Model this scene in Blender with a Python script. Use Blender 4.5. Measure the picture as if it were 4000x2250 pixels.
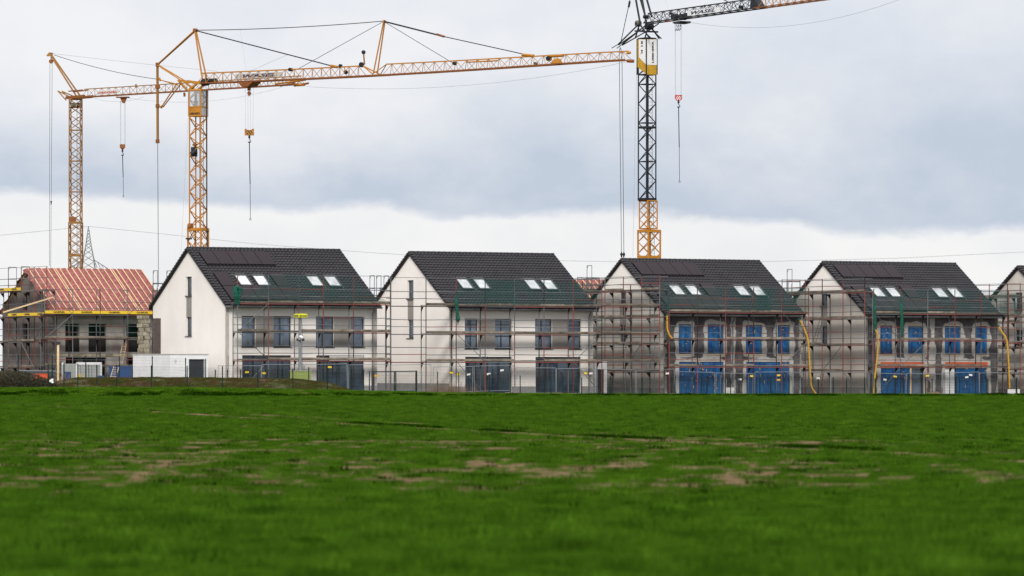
import bpy, math, random
import numpy as np
from mathutils import Matrix, Vector
for o in list(bpy.data.objects): bpy.data.objects.remove(o)
rnd = random.Random(7)
SC = bpy.context.scene
COL = SC.collection
F_PX, HOR, CAMH = 18000.0, 1450.0, 1.67

# ------------------------------------------------------------ camera
cam_d = bpy.data.cameras.new('camera'); cam = bpy.data.objects.new('camera', cam_d); COL.objects.link(cam)
cam.location = (0, 0, CAMH); cam.rotation_euler = (math.radians(90), 0, 0)
cam_d.sensor_width = 36; cam_d.lens = 162; cam_d.shift_y = (HOR-1125)/4000.0
cam_d.clip_start = .5; cam_d.clip_end = 9000
cam_d.dof.use_dof = True; cam_d.dof.focus_distance = 338; cam_d.dof.aperture_fstop = 2.6
SC.camera = cam
# ------------------------------------------------------------ world
W_ = bpy.data.worlds.new('World'); SC.world = W_; W_.use_nodes = True
nt = W_.node_tree; nt.nodes.clear()
def wn(t, **k):
    n = nt.nodes.new(t)
    for a, b in k.items(): setattr(n, a, b)
    return n
def wm(op, a, b=None, c=None, clamp=False):
    n = wn('ShaderNodeMath', operation=op, use_clamp=clamp)
    for i, v in enumerate((a, b, c)):
        if v is None: continue
        if isinstance(v, (int, float)): n.inputs[i].default_value = v
        else: nt.links.new(v, n.inputs[i])
    return n.outputs[0]
def wss(x, lo, hi):
    t = wm('DIVIDE', wm('SUBTRACT', x, lo), wm('SUBTRACT', hi, lo) if not (isinstance(hi, (int, float)) and isinstance(lo, (int, float))) else hi-lo, clamp=True)
    return wm('MULTIPLY', wm('MULTIPLY', t, t), wm('SUBTRACT', 3.0, wm('MULTIPLY', t, 2.0)))
def wmix(f, a, b):
    n = wn('ShaderNodeMix', data_type='RGBA')
    if isinstance(f, (int, float)): n.inputs[0].default_value = f
    else: nt.links.new(f, n.inputs[0])
    for i, v in ((6, a), (7, b)):
        if isinstance(v, tuple): n.inputs[i].default_value = (*v, 1)
        else: nt.links.new(v, n.inputs[i])
    return n.outputs[2]
SUN_EL, SUN_AZ = 34, 184       # azimuth from +Y clockwise: behind the camera, a little to the left
tc = wn('ShaderNodeTexCoord'); sp = wn('ShaderNodeSeparateXYZ'); nt.links.new(tc.outputs['Generated'], sp.inputs[0])
X, Y, Z = sp.outputs
A = wm('MULTIPLY', wm('ARCTAN2', X, Y), 18.0)
E = wm('MULTIPLY', wm('ARCSINE', Z), 18.0)
AC = wm('MAXIMUM', wm('MINIMUM', A, 2.4), -2.4)
cx = wn('ShaderNodeCombineXYZ'); nt.links.new(wm('MULTIPLY', A, .72), cx.inputs[0]); nt.links.new(wm('MULTIPLY', E, 1.15), cx.inputs[1])
no = wn('ShaderNodeTexNoise'); no.inputs['Scale'].default_value = 1.5; no.inputs['Detail'].default_value = 9; no.inputs['Roughness'].default_value = .56
nt.links.new(cx.outputs[0], no.inputs['Vector'])
no2 = wn('ShaderNodeTexNoise'); no2.inputs['Scale'].default_value = .7; no2.inputs['Detail'].default_value = 3
nt.links.new(cx.outputs[0], no2.inputs['Vector'])
N1 = wm('SUBTRACT', no.outputs[0], .5); N2 = wm('SUBTRACT', no2.outputs[0], .5)
Eb = wm('ADD', wm('ADD', wm('MULTIPLY', AC, -.036), .60), wm('MULTIPLY', N1, .42))
dark = wss(E, wm('SUBTRACT', Eb, .012), wm('ADD', Eb, .05))
top = wm('ADD', wm('ADD', wm('MULTIPLY', AC, .16), 1.25), wm('MULTIPLY', N2, .8))
fade = wm('MULTIPLY', wm('SUBTRACT', 1.0, wss(E, wm('ADD', Eb, .04), top)), wm('ADD', wm('MULTIPLY', N1, 2.2), .95), clamp=True)
dk = wm('MULTIPLY', dark, fade)
soft = wm('ADD', wm('MULTIPLY', N1, 2.3), wm('ADD', wm('MULTIPLY', AC, .15), .38), clamp=True)
upper = wmix(soft, (.91, .91, .94), (.70, .75, .84))
lowc = wmix(wss(N1, -.2, .25), (.96, .955, .955), (.84, .85, .88))
base = wmix(dark, lowc, upper)
cloud = wmix(wm('MULTIPLY', dk, .95), base, (.535, .61, .73))
# overcast luminance rises towards the zenith
zen = wss(Z, .09, .8)
cloud = wmix(zen, cloud, (1.38, 1.40, 1.46))
sky = wn('ShaderNodeTexSky', sky_type='NISHITA', sun_disc=False)
sky.sun_elevation = math.radians(SUN_EL); sky.sun_rotation = math.radians(SUN_AZ)
b1 = wn('ShaderNodeBackground'); b1.inputs[1].default_value = .08; nt.links.new(sky.outputs[0], b1.inputs[0])
b2 = wn('ShaderNodeBackground'); b2.inputs[1].default_value = 1.0; nt.links.new(cloud, b2.inputs[0])
ms = wn('ShaderNodeMixShader'); ms.inputs[0].default_value = .95
nt.links.new(b1.outputs[0], ms.inputs[1]); nt.links.new(b2.outputs[0], ms.inputs[2])
wo = wn('ShaderNodeOutputWorld'); nt.links.new(ms.outputs[0], wo.inputs[0])
sd = bpy.data.lights.new('sun', 'SUN'); sd.energy = 2.5; sd.angle = math.radians(18); sd.color = (1, .95, .88)
so = bpy.data.objects.new('sun', sd); COL.objects.link(so)
_az, _el = math.radians(SUN_AZ), math.radians(SUN_EL)
_d = Vector((math.sin(_az)*math.cos(_el), math.cos(_az)*math.cos(_el), math.sin(_el)))
so.rotation_euler = _d.to_track_quat('Z', 'Y').to_euler(); so.location = (0, 100, 80)
SC.view_settings.view_transform = 'Standard'; SC.view_settings.look = 'None'
SC.view_settings.exposure = 0; SC.view_settings.gamma = 1
SC.cycles.max_bounces = 6; SC.cycles.transparent_max_bounces = 24
try: SC.view_settings.use_curve_mapping = False
except Exception: pass

# ------------------------------------------------------------ materials
def lin(r, g, b):
    return tuple((c/255/12.92 if c/255 <= .04045 else ((c/255+.055)/1.055)**2.4) for c in (r, g, b))
MATS = {}
def mat(name, col, rough=.7, col2=None, scale=3.0, detail=4, contrast=(.35, .65), bump=0, bscale=None, metal=0, spec=.5,
        stretch=None, alpha=None, transl=0, rnd_amt=0, coord='Object', coat=0):
    m = bpy.data.materials.new(name); m.use_nodes = True; MATS[name] = m
    t = m.node_tree; p = t.nodes['Principled BSDF']; L = t.links.new
    p.inputs['Roughness'].default_value = rough; p.inputs['Metallic'].default_value = metal
    p.inputs['Specular IOR Level'].default_value = spec
    p.inputs['Coat Weight'].default_value = coat
    p.inputs['Base Color'].default_value = (*col, 1)
    g = t.nodes.new('ShaderNodeNewGeometry') if coord == 'World' else t.nodes.new('ShaderNodeTexCoord')
    v = g.outputs['Position'] if coord == 'World' else g.outputs['Object']
    if stretch:
        mp = t.nodes.new('ShaderNodeMapping'); mp.inputs['Scale'].default_value = stretch; L(v, mp.inputs[0]); v = mp.outputs[0]
    outc = None
    if col2:
        n = t.nodes.new('ShaderNodeTexNoise'); n.inputs['Scale'].default_value = scale; n.inputs['Detail'].default_value = detail
        n.inputs['Roughness'].default_value = .6
        L(v, n.inputs['Vector']); r = t.nodes.new('ShaderNodeValToRGB')
        r.color_ramp.elements[0].position = contrast[0]; r.color_ramp.elements[1].position = contrast[1]
        r.color_ramp.elements[0].color = (*col, 1); r.color_ramp.elements[1].color = (*col2, 1)
        L(n.outputs[0], r.inputs[0]); outc = r.outputs[0]; L(outc, p.inputs['Base Color'])
    if rnd_amt:
        oi = t.nodes.new('ShaderNodeObjectInfo'); hs = t.nodes.new('ShaderNodeHueSaturation')
        mr = t.nodes.new('ShaderNodeMapRange'); mr.inputs[3].default_value = 1-rnd_amt; mr.inputs[4].default_value = 1+rnd_amt
        L(oi.outputs['Random'], mr.inputs[0]); L(mr.outputs[0], hs.inputs['Value'])
        if outc: L(outc, hs.inputs['Color'])
        else: hs.inputs['Color'].default_value = (*col, 1)
        outc = hs.outputs[0]; L(outc, p.inputs['Base Color'])
    if bump:
        n = t.nodes.new('ShaderNodeTexNoise'); n.inputs['Scale'].default_value = bscale or scale*4; n.inputs['Detail'].default_value = 5
        L(v, n.inputs['Vector']); b = t.nodes.new('ShaderNodeBump'); b.inputs['Strength'].default_value = bump; b.inputs['Distance'].default_value = .05
        L(n.outputs[0], b.inputs['Height']); L(b.outputs[0], p.inputs['Normal'])
    out = t.nodes['Material Output']; surf = p.outputs[0]
    if transl:
        tr = t.nodes.new('ShaderNodeBsdfTranslucent'); mx = t.nodes.new('ShaderNodeMixShader'); mx.inputs[0].default_value = transl
        tr.inputs[0].default_value = (*col, 1)
        if outc: L(outc, tr.inputs[0])
        L(surf, mx.inputs[1]); L(tr.outputs[0], mx.inputs[2]); surf = mx.outputs[0]; L(surf, out.inputs[0])
    if alpha is not None:
        tr = t.nodes.new('ShaderNodeBsdfTransparent'); mx = t.nodes.new('ShaderNodeMixShader')
        n = t.nodes.new('ShaderNodeTexNoise'); n.inputs['Scale'].default_value = .9; n.inputs['Detail'].default_value = 4
        L(v, n.inputs['Vector'])
        mr = t.nodes.new('ShaderNodeMapRange'); mr.inputs[1].default_value = .3; mr.inputs[2].default_value = .7
        mr.inputs[3].default_value = alpha[0]; mr.inputs[4].default_value = alpha[1]; L(n.outputs[0], mr.inputs[0])
        L(mr.outputs[0], mx.inputs[0]); L(tr.outputs[0], mx.inputs[1]); L(surf, mx.inputs[2]); L(mx.outputs[0], out.inputs[0])
    return m
mat('render_white', (.83, .79, .745), .9, (.76, .72, .68), scale=.35, contrast=(.4, .72), bump=.15, bscale=8)
mat('render_greige', (.60, .56, .51), .9, (.48, .445, .405), scale=.28, contrast=(.38, .68), bump=.2, bscale=6, stretch=(1, 1, .6))
mat('render_taupe', (.27, .25, .235), .9, (.22, .205, .19), scale=.8, bump=.1, bscale=8)
mat('plinth_grey', (.22, .22, .215), .9, (.28, .275, .27), scale=1.5)
mat('raw_block', (.20, .172, .155), .95, (.13, .11, .102), scale=.7, contrast=(.35, .65), bump=.3, bscale=5)  # grey-brown block, darkened for the shade of the scaffold boards
mat('raw_block_light', (.38, .35, .32), .95, (.25, .225, .21), scale=.8)
mat('roof_tile', (.021, .018, .021), .45, (.013, .012, .0155), scale=1.1, rnd_amt=.10, spec=.3)
mat('roof_under', (.02, .02, .021), .7)
mat('verge', (.011, .009, .011), .7, spec=.2)
mat('solar', (.016, .009, .012), .45, (.022, .012, .016), scale=.5, spec=.16)
mat('solar_edge', (.012, .012, .013), .5)
mat('win_frame', (.028, .03, .036), .4)
mat('glass', (.055, .085, .125), .07, (.15, .20, .27), scale=.75, detail=3, contrast=(.38, .62), bump=.08, bscale=1.5, spec=.7, coord='World')  # blue-grey sky reflection and pale crumpled film put into the colour
mat('glass_dark', (.012, .024, .042), .05, (.045, .075, .11), scale=.6, contrast=(.4, .65), spec=.7, coord='World')
mat('skylight_glass', (.55, .57, .58), .12, (.72, .73, .74), scale=2.2, contrast=(.45, .6), spec=.7)
mat('skylight_frame', (.03, .034, .036), .4)
mat('gutter', (.26, .27, .28), .35, (.18, .185, .19), scale=2, metal=.6)
mat('sill', (.06, .062, .068), .4)
mat('shutter', (.52, .52, .52), .5)
mat('blue_foil', (.001, .045, .155), .35, (.015, .17, .42), scale=1.6, detail=6, contrast=(.38, .78), bump=.9, bscale=4, stretch=(2.2, 1, .35), spec=.5)  # lighter blue streaks paint the highlights on the folds
mat('tape', (.62, .38, .06), .6)
mat('timber', (.74, .57, .34), .8, (.62, .45, .25), scale=4, rnd_amt=.12)
mat('plank', (.10, .08, .065), .9, (.23, .19, .15), scale=3, contrast=(.35, .62), stretch=(.5, 4, 1), rnd_amt=.35)
mat('membrane', (.21, .05, .046), .75, (.32, .11, .10), scale=3.2, detail=10, contrast=(.42, .62), bump=.35, bscale=3)
mat('steel_grey', (.16, .17, .18), .5, (.07, .073, .077), scale=3, metal=.3, rnd_amt=.35)
mat('steel_red', (.22, .035, .025), .7, (.12, .035, .028), scale=2.5, contrast=(.4, .6), rnd_amt=.3)
mat('steel_dark', (.016, .014, .015), .7, (.045, .02, .018), scale=3, spec=.2)
mat('galv', (.30, .33, .35), .45, (.20, .22, .24), scale=4, metal=.4)
mat('wire_grey', (.12, .13, .135), .6, spec=.2)
mat('net_green', (.018, .080, .070), .9, alpha=(.12, .42), spec=.05)
mat('net_light', (.03, .09, .065), .9, alpha=(.03, .14), spec=.05)
mat('net_thick', (.0, .12, .075), .85, (.0, .06, .04), scale=5, contrast=(.4, .6), alpha=(.75, .95))
mat('fence_green', (.003, .017, .016), .7, spec=.2)
mat('crane_yellow', (.47, .19, .006), .6, (.32, .12, .006), scale=1.2, contrast=(.4, .7))
mat('crane_brown', (.16, .045, .008), .7, (.27, .085, .008), scale=1.5)  # brown with the yellow's shaded tone put into the colour
mat('crane_yellow_pale', (.33, .15, .018), .65, (.18, .08, .014), scale=1.5)
mat('crane_dark', (.010, .013, .018), .55, (.02, .023, .028), scale=1.5, spec=.25)
mat('cable', (.022, .025, .03), .6, spec=.2)
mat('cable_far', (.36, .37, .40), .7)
mat('white_paint', (.82, .82, .83), .5, (.74, .74, .75), scale=1.5)
mat('sign_grey', (.50, .49, .47), .6, (.40, .39, .37), scale=1.2)
mat('red_letter', (.42, .03, .025), .6)
mat('navy_letter', (.02, .028, .08), .6)
mat('black_paint', (.012, .012, .013), .5)
mat('yellow_paint', (.74, .50, .02), .55)
mat('video_yellow', (.66, .66, .03), .5)
mat('cabinet_green', (.30, .36, .10), .5)
mat('orange_pl', (.70, .085, .015), .5, (.5, .06, .012), scale=4)
mat('blue_pl', (.01, .05, .17), .5)
mat('chute_yellow', (.55, .31, .010), .6, (.42, .23, .010), scale=4)
mat('lintel_red', (.52, .10, .03), .7, (.42, .07, .025), scale=3)
mat('white_foam', (.72, .72, .71), .8, (.6, .6, .59), scale=5)
mat('concrete', (.33, .295, .225), .95, (.17, .145, .10), scale=2.5, contrast=(.4, .6), bump=.4, bscale=8, rnd_amt=.2)
mat('brick', (.085, .060, .055), .9, (.13, .09, .08), scale=6, rnd_amt=.3)
mat('mortar', (.20, .18, .165), .95)
mat('container', (.40, .42, .40), .6, (.34, .36, .345), scale=1.5)
mat('dark_void', (.012, .012, .012), .9)  # near-black standing in for unlit interiors; also colours the container door seam
mat('tape_white', (.7, .7, .66), .6)
mat('debris', (.10, .07, .05), .95, (.18, .13, .09), scale=5)
mat('pylon', (.17, .18, .19), .6)
mat('cab_glass', (.5, .52, .54), .1, alpha=(.25, .35))
mat('grass_blade', (.024, .064, .004), .9, (.078, .168, .011), scale=.9, detail=7, contrast=(.34, .64), transl=.3, rnd_amt=.30, coord='World', spec=0)
mat('verge_blade', (.050, .120, .006), .9, (.085, .170, .012), scale=.3, transl=.3, rnd_amt=.3, coord='World', spec=0)
mat('grass_dark', (.009, .030, .001), .9, transl=.2, rnd_amt=.3, spec=0)
mat('bank_grass', (.055, .065, .010), .9, (.072, .042, .018), scale=.55, detail=8, contrast=(.42, .60), bump=.6, bscale=3, coord='World')
mat('bank_blade', (.060, .078, .010), .9, (.10, .062, .028), scale=.7, contrast=(.4, .6), transl=.2, rnd_amt=.4, coord='World', spec=.05)
mat('dry_stem', (.17, .115, .07), .9, rnd_amt=.4)
mat('leaf_dark', (.014, .022, .005), .8, (.055, .042, .020), scale=5, transl=.15, coord='World')

# ------------------------------------------------------------ mesh helpers
class MB:
    def __init__(s): s.v = []; s.f = []
    def box(s, x0, y0, z0, x1, y1, z1):
        n = len(s.v)
        s.v += [(x0,y0,z0),(x1,y0,z0),(x1,y1,z0),(x0,y1,z0),(x0,y0,z1),(x1,y0,z1),(x1,y1,z1),(x0,y1,z1)]
        s.f += [tuple(n+i for i in q) for q in ((0,3,2,1),(4,5,6,7),(0,1,5,4),(1,2,6,5),(2,3,7,6),(3,0,4,7))]
        return s
    def poly(s, pts):
        n = len(s.v); s.v += [tuple(p) for p in pts]; s.f.append(tuple(range(n, n+len(pts)))); return s
    def prism(s, pts, d):
        n = len(s.v); k = len(pts); d = Vector(d)
        s.v += [tuple(p) for p in pts]+[tuple(Vector(p)+d) for p in pts]
        s.f += [tuple(range(n+k-1, n-1, -1)), tuple(range(n+k, n+2*k))]
        for i in range(k): j = (i+1) % k; s.f.append((n+i, n+j, n+k+j, n+k+i))
        return s
    def cyl(s, a, b, r, n=6, r2=None):
        a, b = Vector(a), Vector(b); d = b-a
        if d.length < 1e-6: return s
        q = d.to_track_quat('Z', 'Y'); r2 = r if r2 is None else r2; k = len(s.v)
        for (p, rr) in ((a, r), (b, r2)):
            for i in range(n):
                t = 2*math.pi*i/n; s.v.append(tuple(p+q @ Vector((math.cos(t)*rr, math.sin(t)*rr, 0))))
        for i in range(n): j = (i+1) % n; s.f.append((k+i, k+j, k+n+j, k+n+i))
        s.f.append(tuple(range(k+n-1, k-1, -1))); s.f.append(tuple(range(k+n, k+2*n)))
        return s
    def tube(s, pts, r, n=6):
        pts = [Vector(p) for p in pts]; k = len(s.v)
        for i, p in enumerate(pts):
            d = (pts[min(i+1, len(pts)-1)]-pts[max(i-1, 0)]); q = d.to_track_quat('Z', 'Y')
            rr = r[i] if isinstance(r, (list, tuple)) else r
            for j in range(n):
                t = 2*math.pi*j/n; s.v.append(tuple(p+q @ Vector((math.cos(t)*rr, math.sin(t)*rr, 0))))
        for i in range(len(pts)-1):
            for j in range(n):
                a = k+i*n+j; b = k+i*n+(j+1) % n; s.f.append((a, b, b+n, a+n))
        return s
    def mesh(s, name, m, pre=None):
        me = bpy.data.meshes.new(name)
        vs = [tuple(pre @ Vector(v)) for v in s.v] if pre is not None else s.v
        me.from_pydata(vs, [], s.f); me.materials.append(MATS[m]); me.update(); return me
class Thing:
    def __init__(s, name, label, cat, M=None, group=None, world=False, kind=None):
        s.o = bpy.data.objects.new(name, None); COL.objects.link(s.o)
        s.M = M if isinstance(M, Matrix) else Matrix.Translation(Vector(M))
        s.o.matrix_world = s.M; s.o.empty_display_size = .3
        s.o['label'] = label; s.o['category'] = cat
        if group: s.o['group'] = group
        if kind: s.o['kind'] = kind
        s.pre = s.M.inverted() if world else Matrix.Identity(4)
    def link(s, name, me, parent=None, M=None, label=None, kind=None):
        ob = bpy.data.objects.new(name, me); COL.objects.link(ob); ob.parent = parent or s.o
        if M is not None: ob.matrix_basis = M
        if label: ob['label'] = label
        if kind: ob['kind'] = kind
        return ob
    def part(s, name, mb, m, parent=None, label=None, kind=None):
        return s.link(name, mb.mesh(name, m, s.pre), parent, None, label, kind)
    def bar(s, name, a, b, r, m, shape='pipe', r2=None, parent=None, label=None, up=None):
        a, b = Vector(a), Vector(b); d = b-a
        M = s.pre @ Matrix.Translation(a) @ d.to_track_quat('Z', 'Y').to_matrix().to_4x4() @ Matrix.Diagonal((r, r2 or r, d.length, 1))
        return s.link(name, unit(shape, m), parent, M, label)
UN = {}
def unit(shape, m):
    k = (shape, m)
    if k not in UN:
        b = MB()
        if shape == 'pipe': b.cyl((0,0,0), (0,0,1), 1, 8)
        elif shape == 'thin': b.cyl((0,0,0), (0,0,1), 1, 4)
        else: b.box(-1,-1,0, 1,1,1)
        UN[k] = b.mesh(shape, m)
    return UN[k]
def single(name, mb, m, label=None, cat=None, group=None, kind=None, origin=None):
    o3 = Vector(origin) if origin is not None else Vector((0,0,0))
    me = mb.mesh(name, m, Matrix.Translation(-o3)); ob = bpy.data.objects.new(name, me); COL.objects.link(ob); ob.location = o3
    if label: ob['label'] = label
    if cat: ob['category'] = cat
    if group: ob['group'] = group
    if kind: ob['kind'] = kind
    return ob
def P(px, py, Y): return Vector(((px-2000)*Y/F_PX, Y, CAMH+(HOR-py)*Y/F_PX))
TXT = {}
def text_mesh(s, m, bold=0, ext=.004, shear=0):
    k = (s, m, bold, shear)
    if k not in TXT:
        c = bpy.data.curves.new('txt', 'FONT'); c.body = s; c.size = 1; c.extrude = ext; c.offset = bold; c.shear = shear; c.resolution_u = 2
        o = bpy.data.objects.new('txt', c); me = bpy.data.meshes.new_from_object(o)
        bpy.data.objects.remove(o)
        co = np.empty(len(me.vertices)*3); me.vertices.foreach_get('co', co); co = co.reshape(-1, 3)
        co[:, :2] -= co[:, :2].min(0); w, h = co[:, 0].max(), co[:, 1].max(); co[:, 0] /= w; co[:, 1] /= h
        me.vertices.foreach_set('co', co.ravel()); me.materials.clear(); me.materials.append(MATS[m]); me.update(); TXT[k] = me
    return TXT[k]
def lettering(t, s, m, origin, xdir, ydir, w, h, bold=0, parent=None, shear=0):
    """unit text scaled to w x h; origin = lower-left; in the thing's given coordinates"""
    x = Vector(xdir).normalized(); y = Vector(ydir).normalized(); z = x.cross(y)
    M = Matrix(((x.x*w, y.x*h, z.x, origin[0]), (x.y*w, y.y*h, z.y, origin[1]), (x.z*w, y.z*h, z.z, origin[2]), (0,0,0,1)))
    return t.link('lettering', text_mesh(s, m, bold, shear=shear), parent, t.pre @ M)
def frame(x, y, deg, z=0): return Matrix.Translation((x, y, z)) @ Matrix.Rotation(math.radians(deg), 4, 'Z')
def u_of(Fm, px, v):
    k = (px-2000)/F_PX; c, s = Fm[0][0], Fm[1][0]; X, Y = Fm[0][3], Fm[1][3]
    return (k*(Y+v*c)-X+v*s)/(c-k*s)
def v_of(Fm, px, u):
    k = (px-2000)/F_PX; c, s = Fm[0][0], Fm[1][0]; X, Y = Fm[0][3], Fm[1][3]
    return (X+u*c-k*(Y+u*s))/(k*c+s)
def z_of(Fm, py, u, v):
    p = Fm @ Vector((u, v, 0)); return CAMH+(HOR-py)*p.y/F_PX-Fm[2][3]
def sstep(a, b, x):
    t = np.clip((x-a)/(b-a), 0, 1); return t*t*(3-2*t)
_rs = np.random.RandomState(3); _tab = _rs.rand(256, 256)
def vnoise(x, y, sc=1.0, oc=3, seed=0):
    x = np.asarray(x, float)/sc+seed*17.3; y = np.asarray(y, float)/sc+seed*9.1; r = 0; amp = .5; tot = 0
    for _ in range(oc):
        xi = np.floor(x).astype(int); yi = np.floor(y).astype(int); fx = x-xi; fy = y-yi; fx = fx*fx*(3-2*fx); fy = fy*fy*(3-2*fy)
        g = lambda a, b: _tab[a & 255, b & 255]
        r = r+amp*((g(xi,yi)*(1-fx)+g(xi+1,yi)*fx)*(1-fy)+(g(xi,yi+1)*(1-fx)+g(xi+1,yi+1)*fx)*fy)
        tot += amp; amp *= .5; x = x*2.03+5; y = y*2.03+3
    return r/tot
# ------------------------------------------------------------ terrain
def margin_h(px):   # height of the grass verge along the far edge of the field
    return np.interp(px, [-2000, 800, 1300, 1700, 2300, 6000], [.50, .48, .30, .13, .04, .0])
def ground_z(x, y):
    x = np.asarray(x, float); y = np.asarray(y, float)
    px = 2000+F_PX*x/np.maximum(y, 20)
    near = np.where(y < 305, .10*(vnoise(x, y, 22, 2)-.5)*sstep(30, 80, y), 0)
    h = margin_h(px); base = -.06
    m = sstep(311, 315.5, y); up = base*(1-m)+h*m
    lump = (vnoise(x, y, .55, 3, 4)-.5)*.28*sstep(309, 312, y)*(1-sstep(315, 317, y))
    back = sstep(320, 325, y); s_ = -.25-.45*sstep(-5, 25, x)
    z = up*(1-back)+back*(s_*sstep(-45, -10, x)+.0)
    return np.where(y < 322, up, z)+near+lump
def field_bald(x, y):
    n = vnoise(x, y, 1.15, 3, 1)*.62+vnoise(x, y, .45, 2, 51)*.38; big = vnoise(x, y, 16, 2, 2)
    zone = sstep(58, 74, y)*(1-sstep(112, 140, y))*sstep(-.16, -.05, x/y+.05)
    zone = zone*(.35+.65*(1-sstep(.06, .1, x/y)))
    thr = .735-.220*zone-.20*(big-.5)
    m = sstep(thr, thr+.08, n)*.92
    for off in (0, 2.3):   # tyre tracks running towards the right
        ax, ay, bx, by = -7.0, 160.0, 11.5, 80.0
        dx, dy = bx-ax, by-ay; L = math.hypot(dx, dy)
        d = np.abs((x-ax)*dy-(y-ay)*dx)/L-off*1.0 if off == 0 else np.abs(((x-ax)*dy-(y-ay)*dx)/L-(-off))
        m = np.maximum(m, (1-sstep(.34, .60+.3*(vnoise(x, y, 3, 2, 6)-.5), d))*(.9 if off == 0 else .8)*sstep(.38, .46, vnoise(x, y, 5, 2, 8)+(.08 if off == 0 else -.06)))
    return m
ys = np.concatenate([np.arange(3, 30, 3), np.arange(30, 306, 2.0), np.arange(306, 318, .12), np.arange(318, 330, .5), np.arange(330, 420, 10), np.array([450, 520, 650, 900, 1400, 2400, 4500, 8000.])])
nu = 420
us = np.linspace(-1, 1, nu); us = np.sign(us)*(np.abs(us)*.16+np.abs(us)**9*1.4)
XX = us[None, :]*np.maximum(ys, 40)[:, None]*1.0; YY = np.repeat(ys[:, None], nu, 1)
ZZ = ground_z(XX, YY)
me = bpy.data.meshes.new('ground')
vs = np.stack([XX, YY, ZZ], -1).reshape(-1, 3)
idx = np.arange(len(ys)*nu).reshape(len(ys), nu)
fs = np.stack([idx[:-1, :-1], idx[:-1, 1:], idx[1:, 1:], idx[1:, :-1]], -1).reshape(-1, 4)
me.from_pydata(vs.tolist(), [], fs.tolist())
at = me.attributes.new('bald', 'FLOAT', 'POINT'); at.data.foreach_set('value', field_bald(XX, YY).ravel().astype(np.float32))
for p in me.polygons: p.use_smooth = True
gm = bpy.data.materials.new('ground'); gm.use_nodes = True; t = gm.node_tree; L = t.links.new; p = t.nodes['Principled BSDF']
p.inputs['Roughness'].default_value = .95; p.inputs['Specular IOR Level'].default_value = 0
geo = t.nodes.new('ShaderNodeNewGeometry'); sx = t.nodes.new('ShaderNodeSeparateXYZ'); L(geo.outputs['Position'], sx.inputs[0])
def gnoise(sc, de, a, b, c1, c2):
    n = t.nodes.new('ShaderNodeTexNoise'); n.inputs['Scale'].default_value = sc; n.inputs['Detail'].default_value = de; L(geo.outputs['Position'], n.inputs['Vector'])
    r = t.nodes.new('ShaderNodeValToRGB'); r.color_ramp.elements[0].position = a; r.color_ramp.elements[1].position = b
    r.color_ramp.elements[0].color = (*c1, 1); r.color_ramp.elements[1].color = (*c2, 1); L(n.outputs[0], r.inputs[0]); return r.outputs[0]
soil = gnoise(1.4, 8, .35, .65, (.075, .048, .024), (.24, .165, .10))
green = gnoise(1.2, 8, .35, .65, (.016, .040, .002), (.034, .075, .004))  # green darkened for the shade on the soil between the blades
dirt = gnoise(.6, 8, .35, .65, (.10, .085, .06), (.19, .165, .13))
an = t.nodes.new('ShaderNodeAttribute'); an.attribute_name = 'bald'
mx = t.nodes.new('ShaderNodeMix'); mx.data_type = 'RGBA'; L(an.outputs['Fac'], mx.inputs[0]); L(green, mx.inputs[6]); L(soil, mx.inputs[7])
mr = t.nodes.new('ShaderNodeMapRange'); mr.inputs[1].default_value = 319; mr.inputs[2].default_value = 322; L(sx.outputs[1], mr.inputs[0])
mx2 = t.nodes.new('ShaderNodeMix'); mx2.data_type = 'RGBA'; L(mr.outputs[0], mx2.inputs[0]); L(mx.outputs[2], mx2.inputs[6]); L(dirt, mx2.inputs[7])
mr3 = t.nodes.new('ShaderNodeMapRange'); mr3.inputs[1].default_value = 430; mr3.inputs[2].default_value = 520; L(sx.outputs[1], mr3.inputs[0])
mx3 = t.nodes.new('ShaderNodeMix'); mx3.data_type = 'RGBA'; L(mr3.outputs[0], mx3.inputs[0]); L(mx2.outputs[2], mx3.inputs[6]); L(green, mx3.inputs[7]); L(mx3.outputs[2], p.inputs['Base Color'])
me.materials.append(gm); g = bpy.data.objects.new('ground', me); COL.objects.link(g); g['kind'] = 'structure'
g['label'] = 'flat farm field of young green winter cereal reaching to the building site'

# grass bank in front of the left houses
def bank_top(px): return np.interp(px, [170, 235, 300, 600, 1000, 1180, 1290, 1345, 1400], [.45, .95, 1.15, 1.18, 1.12, 1.05, .80, .42, .0])
pxs = np.arange(150, 1405, 4.0); prof = np.array([0, .12, .3, .5, .7, .85, 1, 1, .85, .5, 0.])
yy = np.array([319.6, 320.4, 321.2, 322.0, 322.8, 323.5, 324.2, 326.2, 328, 330, 332])
PXg, Yg = np.meshgrid(pxs, yy); Xg = (PXg-2000)*Yg/F_PX
PR = np.repeat(prof[:, None], len(pxs), 1); Hb = bank_top(PXg)
low = ground_z(Xg, np.full_like(Xg, 319.6))-.06
Zg = np.where(Yg < 325, low+(Hb-low)*PR, -.6+(Hb+.6)*PR)+(vnoise(Xg, Yg, .9, 3, 5)-.5)*.16*np.minimum(1, PR*3)
bm_ = bpy.data.meshes.new('grass_bank'); n_ = len(pxs)
ii = np.arange(len(yy)*n_).reshape(len(yy), n_)
bm_.from_pydata(np.stack([Xg, Yg, Zg], -1).reshape(-1, 3).tolist(), [], np.stack([ii[:-1, :-1], ii[:-1, 1:], ii[1:, 1:], ii[1:, :-1]], -1).reshape(-1, 4).tolist())
for p in bm_.polygons: p.use_smooth = True
bm_.materials.append(MATS['bank_grass']); ob = bpy.data.objects.new('grass_bank', bm_); COL.objects.link(ob); ob['kind'] = 'structure'
ob['label'] = 'long low earth bank with olive and brown rough grass behind the field edge'

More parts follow.
